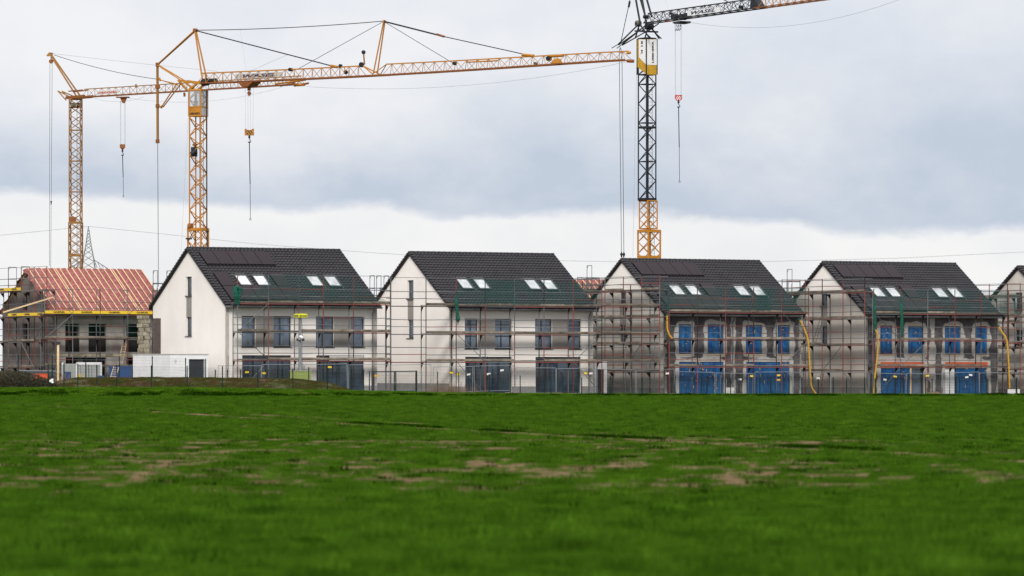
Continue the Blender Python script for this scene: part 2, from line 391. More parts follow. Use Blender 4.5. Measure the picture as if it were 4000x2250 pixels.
# ------------------------------------------------------------ grass (geometry-node instances)
def tuft_mesh(name, nb, rad, h, w, m, seed, lean=.35):
    r = random.Random(seed); b = MB()
    for i in range(nb):
        a = r.uniform(0, 6.283); d = rad*math.sqrt(r.random()); x, y = d*math.cos(a), d*math.sin(a)
        hh = h*r.uniform(.55, 1.1); a2 = r.uniform(0, 6.283); lx, ly = math.cos(a2)*lean*hh*r.random(), math.sin(a2)*lean*hh*r.random()
        a3 = r.uniform(0, 3.14); wx, wy = math.cos(a3)*w, math.sin(a3)*w
        b.poly([(x-wx, y-wy, -.02), (x+wx, y+wy, -.02), (x+wx*.7+lx*.4, y+wy*.7+ly*.4, hh*.6), (x+lx, y+ly, hh), (x-wx*.7+lx*.4, y-wy*.7+ly*.4, hh*.6)])
    return b.mesh(name, m)
def scatter(obname, pts, sc, meshes, kind_label):
    col = bpy.data.collections.new(obname+'_sources')
    for i, m_ in enumerate(meshes): o = bpy.data.objects.new(obname+'_source', m_); col.objects.link(o)
    pm = bpy.data.meshes.new(obname); pm.from_pydata(pts.tolist(), [], [])
    a = pm.attributes.new('sc', 'FLOAT', 'POINT'); a.data.foreach_set('value', sc.astype(np.float32))
    ng = bpy.data.node_groups.new(obname, 'GeometryNodeTree')
    ng.interface.new_socket('Geometry', in_out='INPUT', socket_type='NodeSocketGeometry'); ng.interface.new_socket('Geometry', in_out='OUTPUT', socket_type='NodeSocketGeometry')
    N = ng.nodes.new; gi = N('NodeGroupInput'); go = N('NodeGroupOutput'); mp = N('GeometryNodeMeshToPoints'); ip = N('GeometryNodeInstanceOnPoints'); ci = N('GeometryNodeCollectionInfo')
    ci.inputs[0].default_value = col; ci.inputs['Separate Children'].default_value = True; ci.inputs['Reset Children'].default_value = True
    rv = N('FunctionNodeRandomValue'); rv.data_type = 'FLOAT_VECTOR'; rv.inputs[0].default_value = (-.08, -.08, 0); rv.inputs[1].default_value = (.08, .08, 6.283)
    na = N('GeometryNodeInputNamedAttribute'); na.data_type = 'FLOAT'; na.inputs[0].default_value = 'sc'
    k = ng.links.new; k(gi.outputs[0], mp.inputs[0]); k(mp.outputs[0], ip.inputs['Points']); k(ci.outputs[0], ip.inputs['Instance']); ip.inputs['Pick Instance'].default_value = True
    k(rv.outputs[0], ip.inputs['Rotation']); k(na.outputs[0], ip.inputs['Scale']); k(ip.outputs[0], go.inputs[0])
    ob = bpy.data.objects.new(obname, pm); COL.objects.link(ob); md = ob.modifiers.new('scatter', 'NODES'); md.node_group = ng
    ob['kind'] = 'stuff'; ob['label'] = kind_label; ob['category'] = 'grass'; return ob
R_ = np.random.RandomState(11)
def cand(y0, y1, rho, hw=.128):
    n = int(rho*hw*(y1*y1-y0*y0)); y = np.sqrt(R_.uniform(y0*y0, y1*y1, n)); x = R_.uniform(-1, 1, n)*(hw*y+.5); return x, y
xs, ysn = [], []
for (a, b, rho) in ((30, 60, 14), (60, 100, 10), (100, 160, 6), (160, 230, 4), (230, 312, 3.2)):
    x, y = cand(a, b, rho); xs.append(x); ysn.append(y)
x = np.concatenate(xs); y = np.concatenate(ysn)
keep = R_.rand(len(x)) > field_bald(x, y)*.97
x, y = x[keep], y[keep]
sc = np.clip(.15+1.5*(vnoise(x, y, 1.3, 3, 3)*.7+vnoise(x, y, 6, 2, 33)*.3), .35, 1.7)*(.7+.6*R_.rand(len(x)))*np.interp(y, [30, 55, 80, 150, 200, 312], [1.2, 1.05, .85, .95, 1.2, 1.45])
scatter('field_grass', np.stack([x, y, ground_z(x, y)-.01], -1), sc, [tuft_mesh('blades', 28, .17, .095, .006, 'grass_blade', s, .55) for s in range(5)], 'short green young wheat covering the whole field')
x, y = cand(311, 320, 9); m_ = R_.rand(len(x)) < .75
x, y = x[m_], y[m_]
scatter('verge_grass', np.stack([x, y, ground_z(x, y)-.01], -1), 1.0+1.1*vnoise(x, y, 1.2, 3, 9), [tuft_mesh('blades', 26, .17, .075, .008, 'verge_blade', s+9) for s in range(3)], 'brighter green grass along the far edge of the field')
ty_ = R_.uniform(0, 1, 1500); tx_ = -7+18.5*ty_+R_.normal(0, .12, 1500)+.55; tyy = 160-80*ty_; tk = vnoise(tx_, tyy, 4, 2, 8) > .42  # dark tufts along the track stand in for shade at the rut's edge
x = R_.uniform(-42, 42, 9000); y = 312.2+1.3*(vnoise(x, x*0, 4, 2, 31)-.5)+R_.normal(0, .75, 9000); kk = (vnoise(x, y*1.3, 2.7, 2, 12)*.6+vnoise(x, y, .5, 2, 21)*.4) > .53; x, y = x[kk], y[kk]; x = np.concatenate([x, tx_[tk]]); y = np.concatenate([y, tyy[tk]])
fx_ = R_.uniform(-1, 1, 2600); fy_ = np.sqrt(R_.uniform(34**2, 150**2, 2600)); fx_ = fx_*.125*fy_; fk = vnoise(fx_, fy_, .9, 2, 41) > .60; x = np.concatenate([x, fx_[fk]]); y = np.concatenate([y, fy_[fk]])
scatter('rough_grass', np.stack([x, y, ground_z(x, y)-.02], -1), np.where(y > 300, 1.0+1.5*R_.rand(len(x)), .7+.6*R_.rand(len(x))), [tuft_mesh('blades', 24, .16, .085, .009, 'grass_dark', s+19, .9) for s in range(3)], 'dark rough grass clods along the field-edge furrow, and dark tufts as shade along the tyre track')
q = R_.rand(9000); pp = R_.uniform(165, 1390, 9000); yv = R_.uniform(319.6, 326, 9000)
xv = (pp-2000)*yv/F_PX; hb = bank_top(pp); lo = ground_z(xv, np.full_like(xv, 319.6))-.06
pr = np.interp(yv, yy, prof); zv = lo+(hb-lo)*pr
scatter('bank_grass', np.stack([xv, yv, zv-.03], -1), .6+1.0*vnoise(xv, yv, .8, 3, 15), [tuft_mesh('blades', 20, .15, .11, .007, 'bank_blade', s+29, .9) for s in range(3)], 'rough olive and brown grass growing on the earth bank')
# ------------------------------------------------------------ terraced houses
RW, RD, EZ, RZ = 12.7, 12.9, 6.43, 4.26          # roof width, depth, eave height, rise
PITCH = math.atan2(RZ, RD/2); SL = math.hypot(RZ, RD/2)
U0, U1, V0, V1 = .12, 12.58, .40, 12.5
FR = [frame(-20.64, 332.97, 30, 0), frame(-4.56, 342.16, 30, -.084), frame(11.62, 348.92, 30, -.443), frame(27.62, 357.84, 29, -.445), frame(44.0, 366.6, 29.5, -.6)]
_f = FR[0]; uu = lambda px: u_of(_f, px, V0); zz = lambda py, px: z_of(_f, py, uu(px), V0)
UP = [(uu(a), uu(b), 3.42, 5.68) for a, b in ((944, 999), (1069, 1138), (1234, 1305), (1372, 1424))]
DN = [(uu(a), uu(b), .12, 2.83) for a, b in ((946, 1138), (1236, 1423))]
GV0, GV1 = 5.95, 6.9
GW = [(7.22, 8.62), (4.25, 5.65)]
def slope(u, t, h=0):     # point on the front roof plane; t = 0 eave .. 1 ridge; h above the plane
    return Vector((u, RD/2*t-math.sin(PITCH)*h, EZ+RZ*t+math.cos(PITCH)*h))
def tile_mesh(w, l, name):
    b = MB(); n = 5; xs_ = [w*i/n*1.04 for i in range(n+1)]; hs = [.014, .0, .018, .062, .066, .02]
    for i in range(n+1): b.v += [(xs_[i], 0, hs[i]+.05), (xs_[i], l*1.05, hs[i]+.004), (xs_[i], 0, hs[i]-.012)]
    for i in range(n): a = 3*i; c = a+3; b.f += [(a, c, c+1, a+1), (a+2, c+2, c, a)]
    b.f.append((0, 1, 2)); return b
TILE = None
def add_tiles(t, skip, front_only=True, cols=42, rows=22):
    global TILE
    w, l = RW/cols, SL/rows
    if TILE is None:
        TILE = tile_mesh(w, l, 'roof_tile').mesh('roof_tile', 'roof_tile')
    R = Matrix.Rotation(PITCH, 4, 'X'); cells = []
    for r in range(rows):
        for c in range(cols):
            u, tt = (c+.5)*w, (r+.5)/rows
            if any(a[0] < u-w*.3 and u+w*.3 < a[1] and a[2] < tt-.4/rows and tt+.4/rows < a[3] for a in skip): continue
            cells.append((r, c))
    cells.sort(key=lambda k: k[1]*w*.5+k[0]*.15)     # nearest the camera first
    rest = MB(); src = [v.co.copy() for v in TILE.vertices]; sf = [tuple(p.vertices) for p in TILE.polygons]
    for i, (r, c) in enumerate(cells):
        M = Matrix.Translation(slope(c*w, r/rows, .02)) @ R @ Matrix.Translation((rnd.uniform(-.004, .004), 0, rnd.uniform(0, .006)))
        if i < 300: t.link('roof_tile', TILE, M=M)
        else:
            k = len(rest.v); rest.v += [tuple(M @ v) for v in src]; rest.f += [tuple(k+q for q in f) for f in sf]
    t.part('roof_tiles', rest, 'roof_tile', kind='stuff')
def window(t, u0, u1, z0, z1, cols, rows=(.72,), foil=False, dark=False, name='window', vf=None):
    """recessed window in the front wall: frame > pane, sill"""
    v = (V0+.17) if vf is None else vf; d = .06; f = MB(); w = .07
    f.box(u0, v, z0, u0+w, v+d, z1).box(u1-w, v, z0, u1, v+d, z1).box(u0+w, v, z1-w, u1-w, v+d, z1).box(u0+w, v, z0, u1-w, v+d, z0+w*1.3)
    xs_ = [u0+w]+[u0+(u1-u0)*c for c in cols]+[u1-w]
    for c in cols: x = u0+(u1-u0)*c; f.box(x-.045, v+.003, z0+w*1.3, x+.045, v+d-.003, z1-w)
    for r in rows: z = z0+(z1-z0)*r; f.box(u0+w, v+.006, z-.03, u1-w, v+d-.006, z+.03)
    fo = t.part(name, f, 'win_frame')
    for a, b in zip(xs_[:-1], xs_[1:]):
        g = MB(); g.box(a-.01, v+.03, z0+w, b+.01, v+.04, z1-w)
        t.part('pane', g, 'glass_dark' if dark else 'glass', parent=fo)
    s = MB(); s.box(u0-.03, V0-.05, z0-.05, u1+.06, v+.02, z0+.0); t.part('sill', s, 'sill', parent=fo)
    return fo
def foil_sheet(t, u0, u1, z0, z1, n=5, seed=0, tapes=6):
    r = random.Random(seed); nx, nz = 12, 12; b = MB(); v = V0+.06
    for j in range(nz+1):
        for i in range(nx+1):
            u = u0+(u1-u0)*i/nx; z = z0+(z1-z0)*j/nz
            b.v.append((u, v+.05*math.sin(i*1.9+seed)*(.4+.6*r.random())+.03*math.sin(j*2.3+i*.7), z))
    for j in range(nz):
        for i in range(nx): a = j*(nx+1)+i; b.f.append((a, a+1, a+nx+2, a+nx+1))
    fo = t.part('foil_sheet', b, 'blue_foil', label='blue plastic protection foil stretched over the window opening')
    for p_ in fo.data.polygons: p_.use_smooth = True
    for _ in range(tapes):
        uu_, zz_ = r.uniform(u0+.1, u1-.1), r.uniform(z0+.3, z1-.1); q = MB()
        if r.random() < .5: q.box(uu_, v-.11, zz_, uu_+r.uniform(.08, .2), v-.10, zz_+.035)
        else: q.box(uu_, v-.11, zz_, uu_+.035, v-.10, zz_+r.uniform(.1, .3))
        t.part('tape_strip', q, 'tape', parent=fo)
    return fo
def wall_with_openings(ops, u0, u1, z0, z1, cell=None):
    xs_ = sorted(set([u0, u1]+[o[0] for o in ops]+[o[1] for o in ops])); zs = sorted(set([z0, z1]+[o[2] for o in ops]+[o[3] for o in ops]))
    def refine(a):
        if not cell: return a
        out = []
        for p, q in zip(a[:-1], a[1:]):
            n = max(1, int((q-p)/cell)); out += [p+(q-p)*i/n for i in range(n)]
        return out+[a[-1]]
    xs_, zs = refine(xs_), refine(zs); b = MB(); nx = len(xs_)
    b.v = [(x, V0, z) for z in zs for x in xs_]
    for j in range(len(zs)-1):
        for i in range(nx-1):
            cx_, cz = (xs_[i]+xs_[i+1])/2, (zs[j]+zs[j+1])/2
            if any(o[0] < cx_ < o[1] and o[2] < cz < o[3] for o in ops): continue
            a = j*nx+i; b.f.append((a, a+1, a+nx+1, a+nx))
    dpt = .32
    for o in ops:
        a, c, e, g_ = o
        b.poly([(a, V0, e), (a, V0, g_), (a, V0+dpt, g_), (a, V0+dpt, e)]); b.poly([(c, V0, g_), (c, V0, e), (c, V0+dpt, e), (c, V0+dpt, g_)])
        b.poly([(a, V0, g_), (c, V0, g_), (c, V0+dpt, g_), (a, V0+dpt, g_)]); b.poly([(c, V0, e), (a, V0, e), (a, V0+dpt, e), (c, V0+dpt, e)])
    return b
def patch_material():
    m = bpy.data.materials.new('patchy_plaster'); m.use_nodes = True; MATS['patchy_plaster'] = m; t = m.node_tree; L = t.links.new
    p = t.nodes['Principled BSDF']; p.inputs['Roughness'].default_value = .9
    a = t.nodes.new('ShaderNodeAttribute'); a.attribute_name = 'light'; tc_ = t.nodes.new('ShaderNodeTexCoord')
    n = t.nodes.new('ShaderNodeTexNoise'); n.inputs['Scale'].default_value = 6; n.inputs['Detail'].default_value = 4; L(tc_.outputs['Object'], n.inputs['Vector'])
    n2 = t.nodes.new('ShaderNodeTexNoise'); n2.inputs['Scale'].default_value = 1.6; n2.inputs['Detail'].default_value = 7; L(tc_.outputs['Object'], n2.inputs['Vector'])
    ad = t.nodes.new('ShaderNodeMath'); ad.operation = 'MULTIPLY_ADD'; ad.inputs[1].default_value = .22; L(n.outputs[0], ad.inputs[0]); L(a.outputs['Fac'], ad.inputs[2])
    r = t.nodes.new('ShaderNodeValToRGB'); r.color_ramp.elements[0].position = .56; r.color_ramp.elements[1].position = .64; L(ad.outputs[0], r.inputs[0])
    d = t.nodes.new('ShaderNodeValToRGB'); d.color_ramp.elements[0].position = .36; d.color_ramp.elements[1].position = .66
    d.color_ramp.elements[0].color = (.055, .050, .054, 1); d.color_ramp.elements[1].color = (.125, .112, .117, 1); L(n2.outputs[0], d.inputs[0])
    l = t.nodes.new('ShaderNodeValToRGB'); l.color_ramp.elements[0].position = .35; l.color_ramp.elements[1].position = .7
    l.color_ramp.elements[0].color = (.36, .34, .315, 1); l.color_ramp.elements[1].color = (.49, .47, .44, 1); L(n2.outputs[0], l.inputs[0])
    mx = t.nodes.new('ShaderNodeMix'); mx.data_type = 'RGBA'; L(r.outputs[0], mx.inputs[0]); L(d.outputs[0], mx.inputs[6]); L(l.outputs[0], mx.inputs[7]); L(mx.outputs[2], p.inputs['Base Color'])
patch_material()
def skylight(t, u0, u1, t0, t1):
    w = .09; R = Matrix.Rotation(PITCH, 4, 'X'); l = (t1-t0)*SL; W_ = u1-u0; M = Matrix.Translation(slope(u0, t0, .05)) @ R
    f = MB(); f.box(-w, -w, 0, 0, l+w, .13); f.box(W_, -w, 0, W_+w, l+w, .13); f.box(0, -w*1.6, 0, W_, 0, .13); f.box(0, l, 0, W_, l+w*1.8, .15)
    me_ = f.mesh('skylight', 'skylight_frame'); fo = t.link('skylight', me_, M=M)
    g = MB(); g.box(0, 0, .06, W_, l, .075); t.link('pane', g.mesh('pane', 'skylight_glass'), fo)
    fl = MB(); fl.box(-w*2.2, -w*2.5, -.01, W_+w*2.2, l+w*3.4, .03); t.link('flashing', fl.mesh('flashing', 'skylight_frame'), fo)
SKY = [(2.25, 3.12), (3.70, 4.58), (8.12, 9.02), (9.58, 10.48)]
def solar_panels(t):
    skip = []
    R = Matrix.Rotation(PITCH, 4, 'X'); pm = None
    def pan(u, t0, t1, w=1.12):
        nonlocal pm
        b = MB(); l = (t1-t0)*SL-.02; b.box(0, 0, 0, w-.02, l, .035)
        M = Matrix.Translation(slope(u, t0, .15)) @ R
        o = t.link('solar_panel', b.mesh('solar_panel', 'solar'), M=M)
        e = MB(); e.box(-.003, -.012, -.09, w-.017, .0, .038); t.link('panel_edge', e.mesh('panel_edge', 'solar_edge'), o)
    for i in range(5): pan(.62+1.14*i, .70, .934)
    for i in range(5): pan(.62+1.14*i, .075, .31)
    pan(.62, .318, .553); pan(.62+1.14*4, .318, .553)
    return [(.5, 6.4, .69, .94), (.5, 6.4, .06, .315), (.5, 1.8, .31, .56), (5.1, 6.4, .31, .56)]
def house(i, label, raw=False, solar=True, gable_wall='render_white', brick=False, lintel=False, shutter=False):
    t = Thing('terraced_house', label, 'house', FR[i], group='row of new gabled houses')
    ops = UP+DN
    top = EZ-.12
    b = wall_with_openings(ops, U0, U1, -.3, top, .09 if raw else None)
    me_ = b.mesh('wall', 'patchy_plaster' if raw else 'render_white')
    if raw:
        n = len(me_.vertices); co = np.empty(n*3, np.float32); me_.vertices.foreach_get('co', co); co = co.reshape(-1, 3)
        u, z = co[:, 0], co[:, 2]; best = np.full(n, 9.)
        nz = (vnoise(u+i*31, z, .5, 3, 5)-.5)*.42+(vnoise(u+i*11, z, 1.5, 2, 8)-.5)*.55
        for (a, c, e, g_) in ops: best = np.minimum(best, np.hypot(np.maximum(np.maximum(a-u, u-c), 0)*1.0, np.maximum(np.maximum(e-z, z-g_)*1.15, 0)))
        best = np.minimum(best, np.abs(u-6.35)*1.1+.04); best = np.minimum(best, (u-U0)*1.6+.1); best = np.minimum(best, (U1-u)*1.7+.1)
        lt = 1-np.clip((best+nz*.75)/.62, 0, 1)
        at_ = me_.attributes.new('light', 'FLOAT', 'POINT'); at_.data.foreach_set('value', lt.astype(np.float32))
    t.link('front_wall', me_, label='dark grey base coat with pale filler bands round the openings' if raw else None)
    bk = MB(); bk.box(U0+.02, V1-.3, -.3, U1-.02, V1, top-.05); bk.box(U0+.3, V0+.9, -.3, U1-.3, V0+1.0, top-.1); t.part('shade_wall', bk, 'dark_void')  # near-black walls standing in for the darkness of the rooms
    # gables
    def zr(v): return EZ+RZ*(1-abs(v-RD/2)/(RD/2))-.10
    for gi, ux, d in ((0, U0, .3), (1, U1, -.3)):
        if gi == 1:
            b = MB(); b.prism([(ux, V0, -.3), (ux, V1, -.3), (ux, V1, zr(V1)), (ux, RD/2, zr(RD/2)), (ux, V0, zr(V0))], (d, 0, 0)); t.part('gable_wall', b, 'render_white'); continue
        zc = 8.2 if raw else -.3
        def pieces(b, lo, hi):
            def col(va, vb, za, zb_fn):
                if za < hi:
                    pass
            return b
        b = MB(); ws = [(GV0, GV1, a, c) for a, c in GW]
        b.prism([(ux, V0, -.3), (ux, GV0, -.3), (ux, GV0, zr(GV0)), (ux, V0, zr(V0))], (d, 0, 0))
        b.prism([(ux, GV1, -.3), (ux, V1, -.3), (ux, V1, zr(V1)), (ux, GV1, zr(GV1))], (d, 0, 0))
        b.prism([(ux, GV0, -.3), (ux, GV1, -.3), (ux, GV1, GW[1][0]), (ux, GV0, GW[1][0])], (d, 0, 0))
        b.prism([(ux, GV0, GW[0][1]), (ux, GV1, GW[0][1]), (ux, GV1, zr(GV1)), (ux, RD/2, zr(RD/2)), (ux, GV0, zr(GV0))], (d, 0, 0))
        t.part('gable_wall', b, gable_wall)
        if raw:
            c = MB(); c.prism([(ux-.012, RD/2-(10.59-8.35)/RZ*RD/2, 8.35), (ux-.012, RD/2+(10.59-8.35)/RZ*RD/2, 8.35), (ux-.012, RD/2, 10.59)], (.01, 0, 0)); t.part('gable_top_coat', c, 'render_white', label='finished white render at the top of the gable')
        s = MB(); s.box(ux+.03, GV0, GW[1][1], ux+.25, GV1, GW[0][0]); t.part('gable_band', s, 'render_taupe')
        for (a, c) in GW:
            f = MB(); x = ux+.16; w = .07
            f.box(x, GV0, a, x+.06, GV0+w, c).box(x, GV1-w, a, x+.06, GV1, c).box(x, GV0+w, a, x+.06, GV1-w, a+w*1.6).box(x, GV0+w, c-w, x+.06, GV1-w, c)
            fo = t.part('gable_window', f, 'win_frame'); g_ = MB(); g_.box(x+.02, GV0+w, a+w, x+.03, GV1-w, c-w); t.part('pane', g_, 'glass_dark', parent=fo)
            s = MB(); s.box(ux-.06, GV0-.04, a-.06, x, GV1+.1, a); t.part('sill', s, 'sill', parent=fo)
        pl = MB(); pl.box(ux-.025, V0-.02, -.35, ux, V1, .85); t.part('plinth', pl, 'plinth_grey')
    # roof structure
    b = MB(); e = .16
    b.prism([slope(0, 0, 0), slope(0, 1, 0), slope(0, 1, -e), slope(0, 0, -e)], (RW, 0, 0))
    b.prism([(0, RD, EZ), (0, RD/2, EZ+RZ), (0, RD/2, EZ+RZ-e*1.2), (0, RD, EZ-e*1.2)], (RW, 0, 0)); ro = t.part('roof', b, 'roof_under')
    for ux in (-.03, RW-.01):
        vb = MB(); vb.prism([(ux, -.02, EZ-.17), (ux, -.02, EZ+.04), (ux, RD/2, EZ+RZ+.07), (ux, RD/2, EZ+RZ-.16)], (.04, 0, 0))
        t.part('verge_board', vb, 'verge'); vb = MB(); vb.prism([(ux, RD+.02, EZ-.17), (ux, RD+.02, EZ+.04), (ux, RD/2, EZ+RZ+.07), (ux, RD/2, EZ+RZ-.16)], (.04, 0, 0)); t.part('verge_board', vb, 'verge')
    # verge tiles on both edges of the left gable (one piece per course)
    vt = MB(); vt.prism([(-.07, 0, -.10), (-.07, SL/22*1.06, -.10), (-.07, SL/22*1.06, .01), (-.07, 0, .105)][::-1], (.17, 0, 0)); vm = vt.mesh('verge_tile', 'roof_tile'); RX = Matrix.Rotation(PITCH+.03, 4, 'X')
    for r in range(22):
        t.link('verge_tile', vm, M=Matrix.Translation(slope(0, r/22, .035)) @ RX)
        M2 = Matrix.Translation((0, RD-RD/2*r/22, EZ+RZ*r/22+.035)) @ Matrix.Rotation(math.pi, 4, 'Z') @ RX @ Matrix.Translation((-.03, 0, 0))
        t.link('verge_tile', vm, M=M2)
    rt = MB(); rt.cyl((0, 0, 0), (.47, 0, 0), .105, 8, .125); rm = rt.mesh('ridge_tile', 'roof_tile')
    for r in range(28): t.link('ridge_tile', rm, M=Matrix.Translation((-.03+r*RW/28, RD/2, EZ+RZ+.03)))
    skip = []
    if solar: skip += solar_panels(t)
    for (a, c) in SKY: skylight(t, a, c, .335, .50); skip.append((a-.15, c+.15, .315, .525))
    add_tiles(t, skip)
    # gutter and downpipe
    gt = MB(); gt.cyl((-.05, -.07, EZ-.09), (RW+.05, -.07, EZ-.09), .075, 8); t.part('gutter', gt, 'gutter')
    def pipe(u): q = MB(); q.tube([(u, -.07, EZ-.12), (u, .1, EZ-.35), (u, V0-.10, EZ-.6), (u, V0-.10, .1)], .055, 8); t.part('downpipe', q, 'gutter')
    if raw: pipe(6.25) if i == 2 else None; pipe(12.25) if i == 9 else None
    else: pipe(12.15)
    # openings
    if raw:
        for k, (a, c, e_, g_) in enumerate(UP):
            window(t, a, c, e_, g_, [.5], (), vf=V0+.2); foil_sheet(t, a+.03, c-.03, e_+.02, g_-.03, seed=i*10+k, tapes=(7, 4, 3, 2)[k] if i == 3 else 3)
            s = MB(); s.box(a-.05, V0-.06, e_-.06, c+.08, V0+.05, e_-.01); t.part('sill_board', s, 'timber')
            if i == 3 or k > 1: s = MB(); s.box(a-.02, V0-.012, g_, c+.02, V0+.05, g_+.06); t.part('head_board', s, 'timber')
        for k, (a, c, e_, g_) in enumerate(DN):
            window(t, a, c, e_, g_, [.25, .5, .75], (), name='patio_door', vf=V0+.22)
            if i == 3 and k == 0: foil_sheet(t, a+.03, a+(c-a)*.68, e_, g_-.4, seed=90, tapes=6); s = MB(); s.box(a+(c-a)*.69, V0, e_, a+(c-a)*.72, V0+.08, g_-.1); t.part('upright_board', s, 'timber')
            elif i == 3:
                foil_sheet(t, a+(c-a)*.27, c-.03, e_, g_-.4, seed=91, tapes=4); s = MB(); s.box(a+.05, V0+.1, e_, a+(c-a)*.25, V0+.16, g_-.4); t.part('white_panel', s, 'white_paint')
            else: foil_sheet(t, a+.03, c-.03, e_, g_-.03, seed=70+k, tapes=34 if k == 0 else 8)
            if lintel:
                s = MB(); s.box(a-.02, V0-.03, g_-.42, c+.05, V0+.06, g_+.0); t.part('lintel', s, 'lintel_red'); s = MB(); s.box(a-.02, V0-.035, g_-.47, c+.05, V0+.06, g_-.425); t.part('lintel_edge', s, 'white_paint')
    else:
        for k, (a, c, e_, g_) in enumerate(UP):
            window(t, a, c, e_, g_, ([.0] if False else ([.5] if i else [])) if k in (0, 3) else [.42], (.42, .80) if i else (.72,))
        for k, (a, c, e_, g_) in enumerate(DN):
            window(t, a, c, e_, g_, [.25, .5, .75], (), name='patio_door', dark=True)
            if shutter and k == 1: s = MB(); s.box(a+(c-a)*.28, V0+.05, g_-.42, c-.05, V0+.15, g_-.02); t.part('shutter', s, 'shutter')
        for (a, c) in ((UP[0][1], UP[1][0]), (UP[2][1], UP[3][0])):
            s = MB(); s.box(a, V0-.006, 3.42, c, V0+.01, 5.68); t.part('facade_band', s, 'render_taupe')
        pl = MB()
        for (a, c) in ((U0, DN[0][0]), (DN[0][1], DN[1][0]), (DN[1][1], U1)): pl.box(a, V0-.02, -.3, c, V0, .62)
        t.part('plinth', pl, 'plinth_grey')
    if brick:
        va, vb_ = 11.15, 12.5; q = MB(); bw = (vb_-va)/5.5; n = 0
        s = MB(); s.box(U0-.02, va, 2.4, U0, vb_, 5.62); t.part('brick_backing', s, 'mortar'); bmesh_ = None
        f1 = MB(); f1.box(-.022, 0, 0, 0, bw-.012, .062); m1 = f1.mesh('brick', 'brick')
        for r in range(44):
            off = bw/2 if r % 2 else 0
            for c in range(6):
                v = va+c*bw-(off)
                if v < va-.01 or v+bw > vb_+.03: continue
                t.link('brick', m1, M=Matrix.Translation((U0-.02-rnd.uniform(0, .004), v, 2.42+r*.0725)))
    return t
H = [house(0, 'white rendered gabled house with solar panels and tall blank gable beside the garage', brick=True, shutter=True),
     house(1, 'white rendered gabled house with plain tiled roof and four skylights, second of the row', solar=False),
     house(2, 'unfinished gabled house with patchy grey facade and blue foil directly under the dark crane', raw=True, gable_wall='render_greige'),
     house(3, 'unfinished gabled house with orange lintels over blue foiled openings near the right edge', raw=True, gable_wall='render_greige', lintel=True),
     house(4, 'gabled house cut off by the right edge of the picture', raw=False, gable_wall='render_greige')]

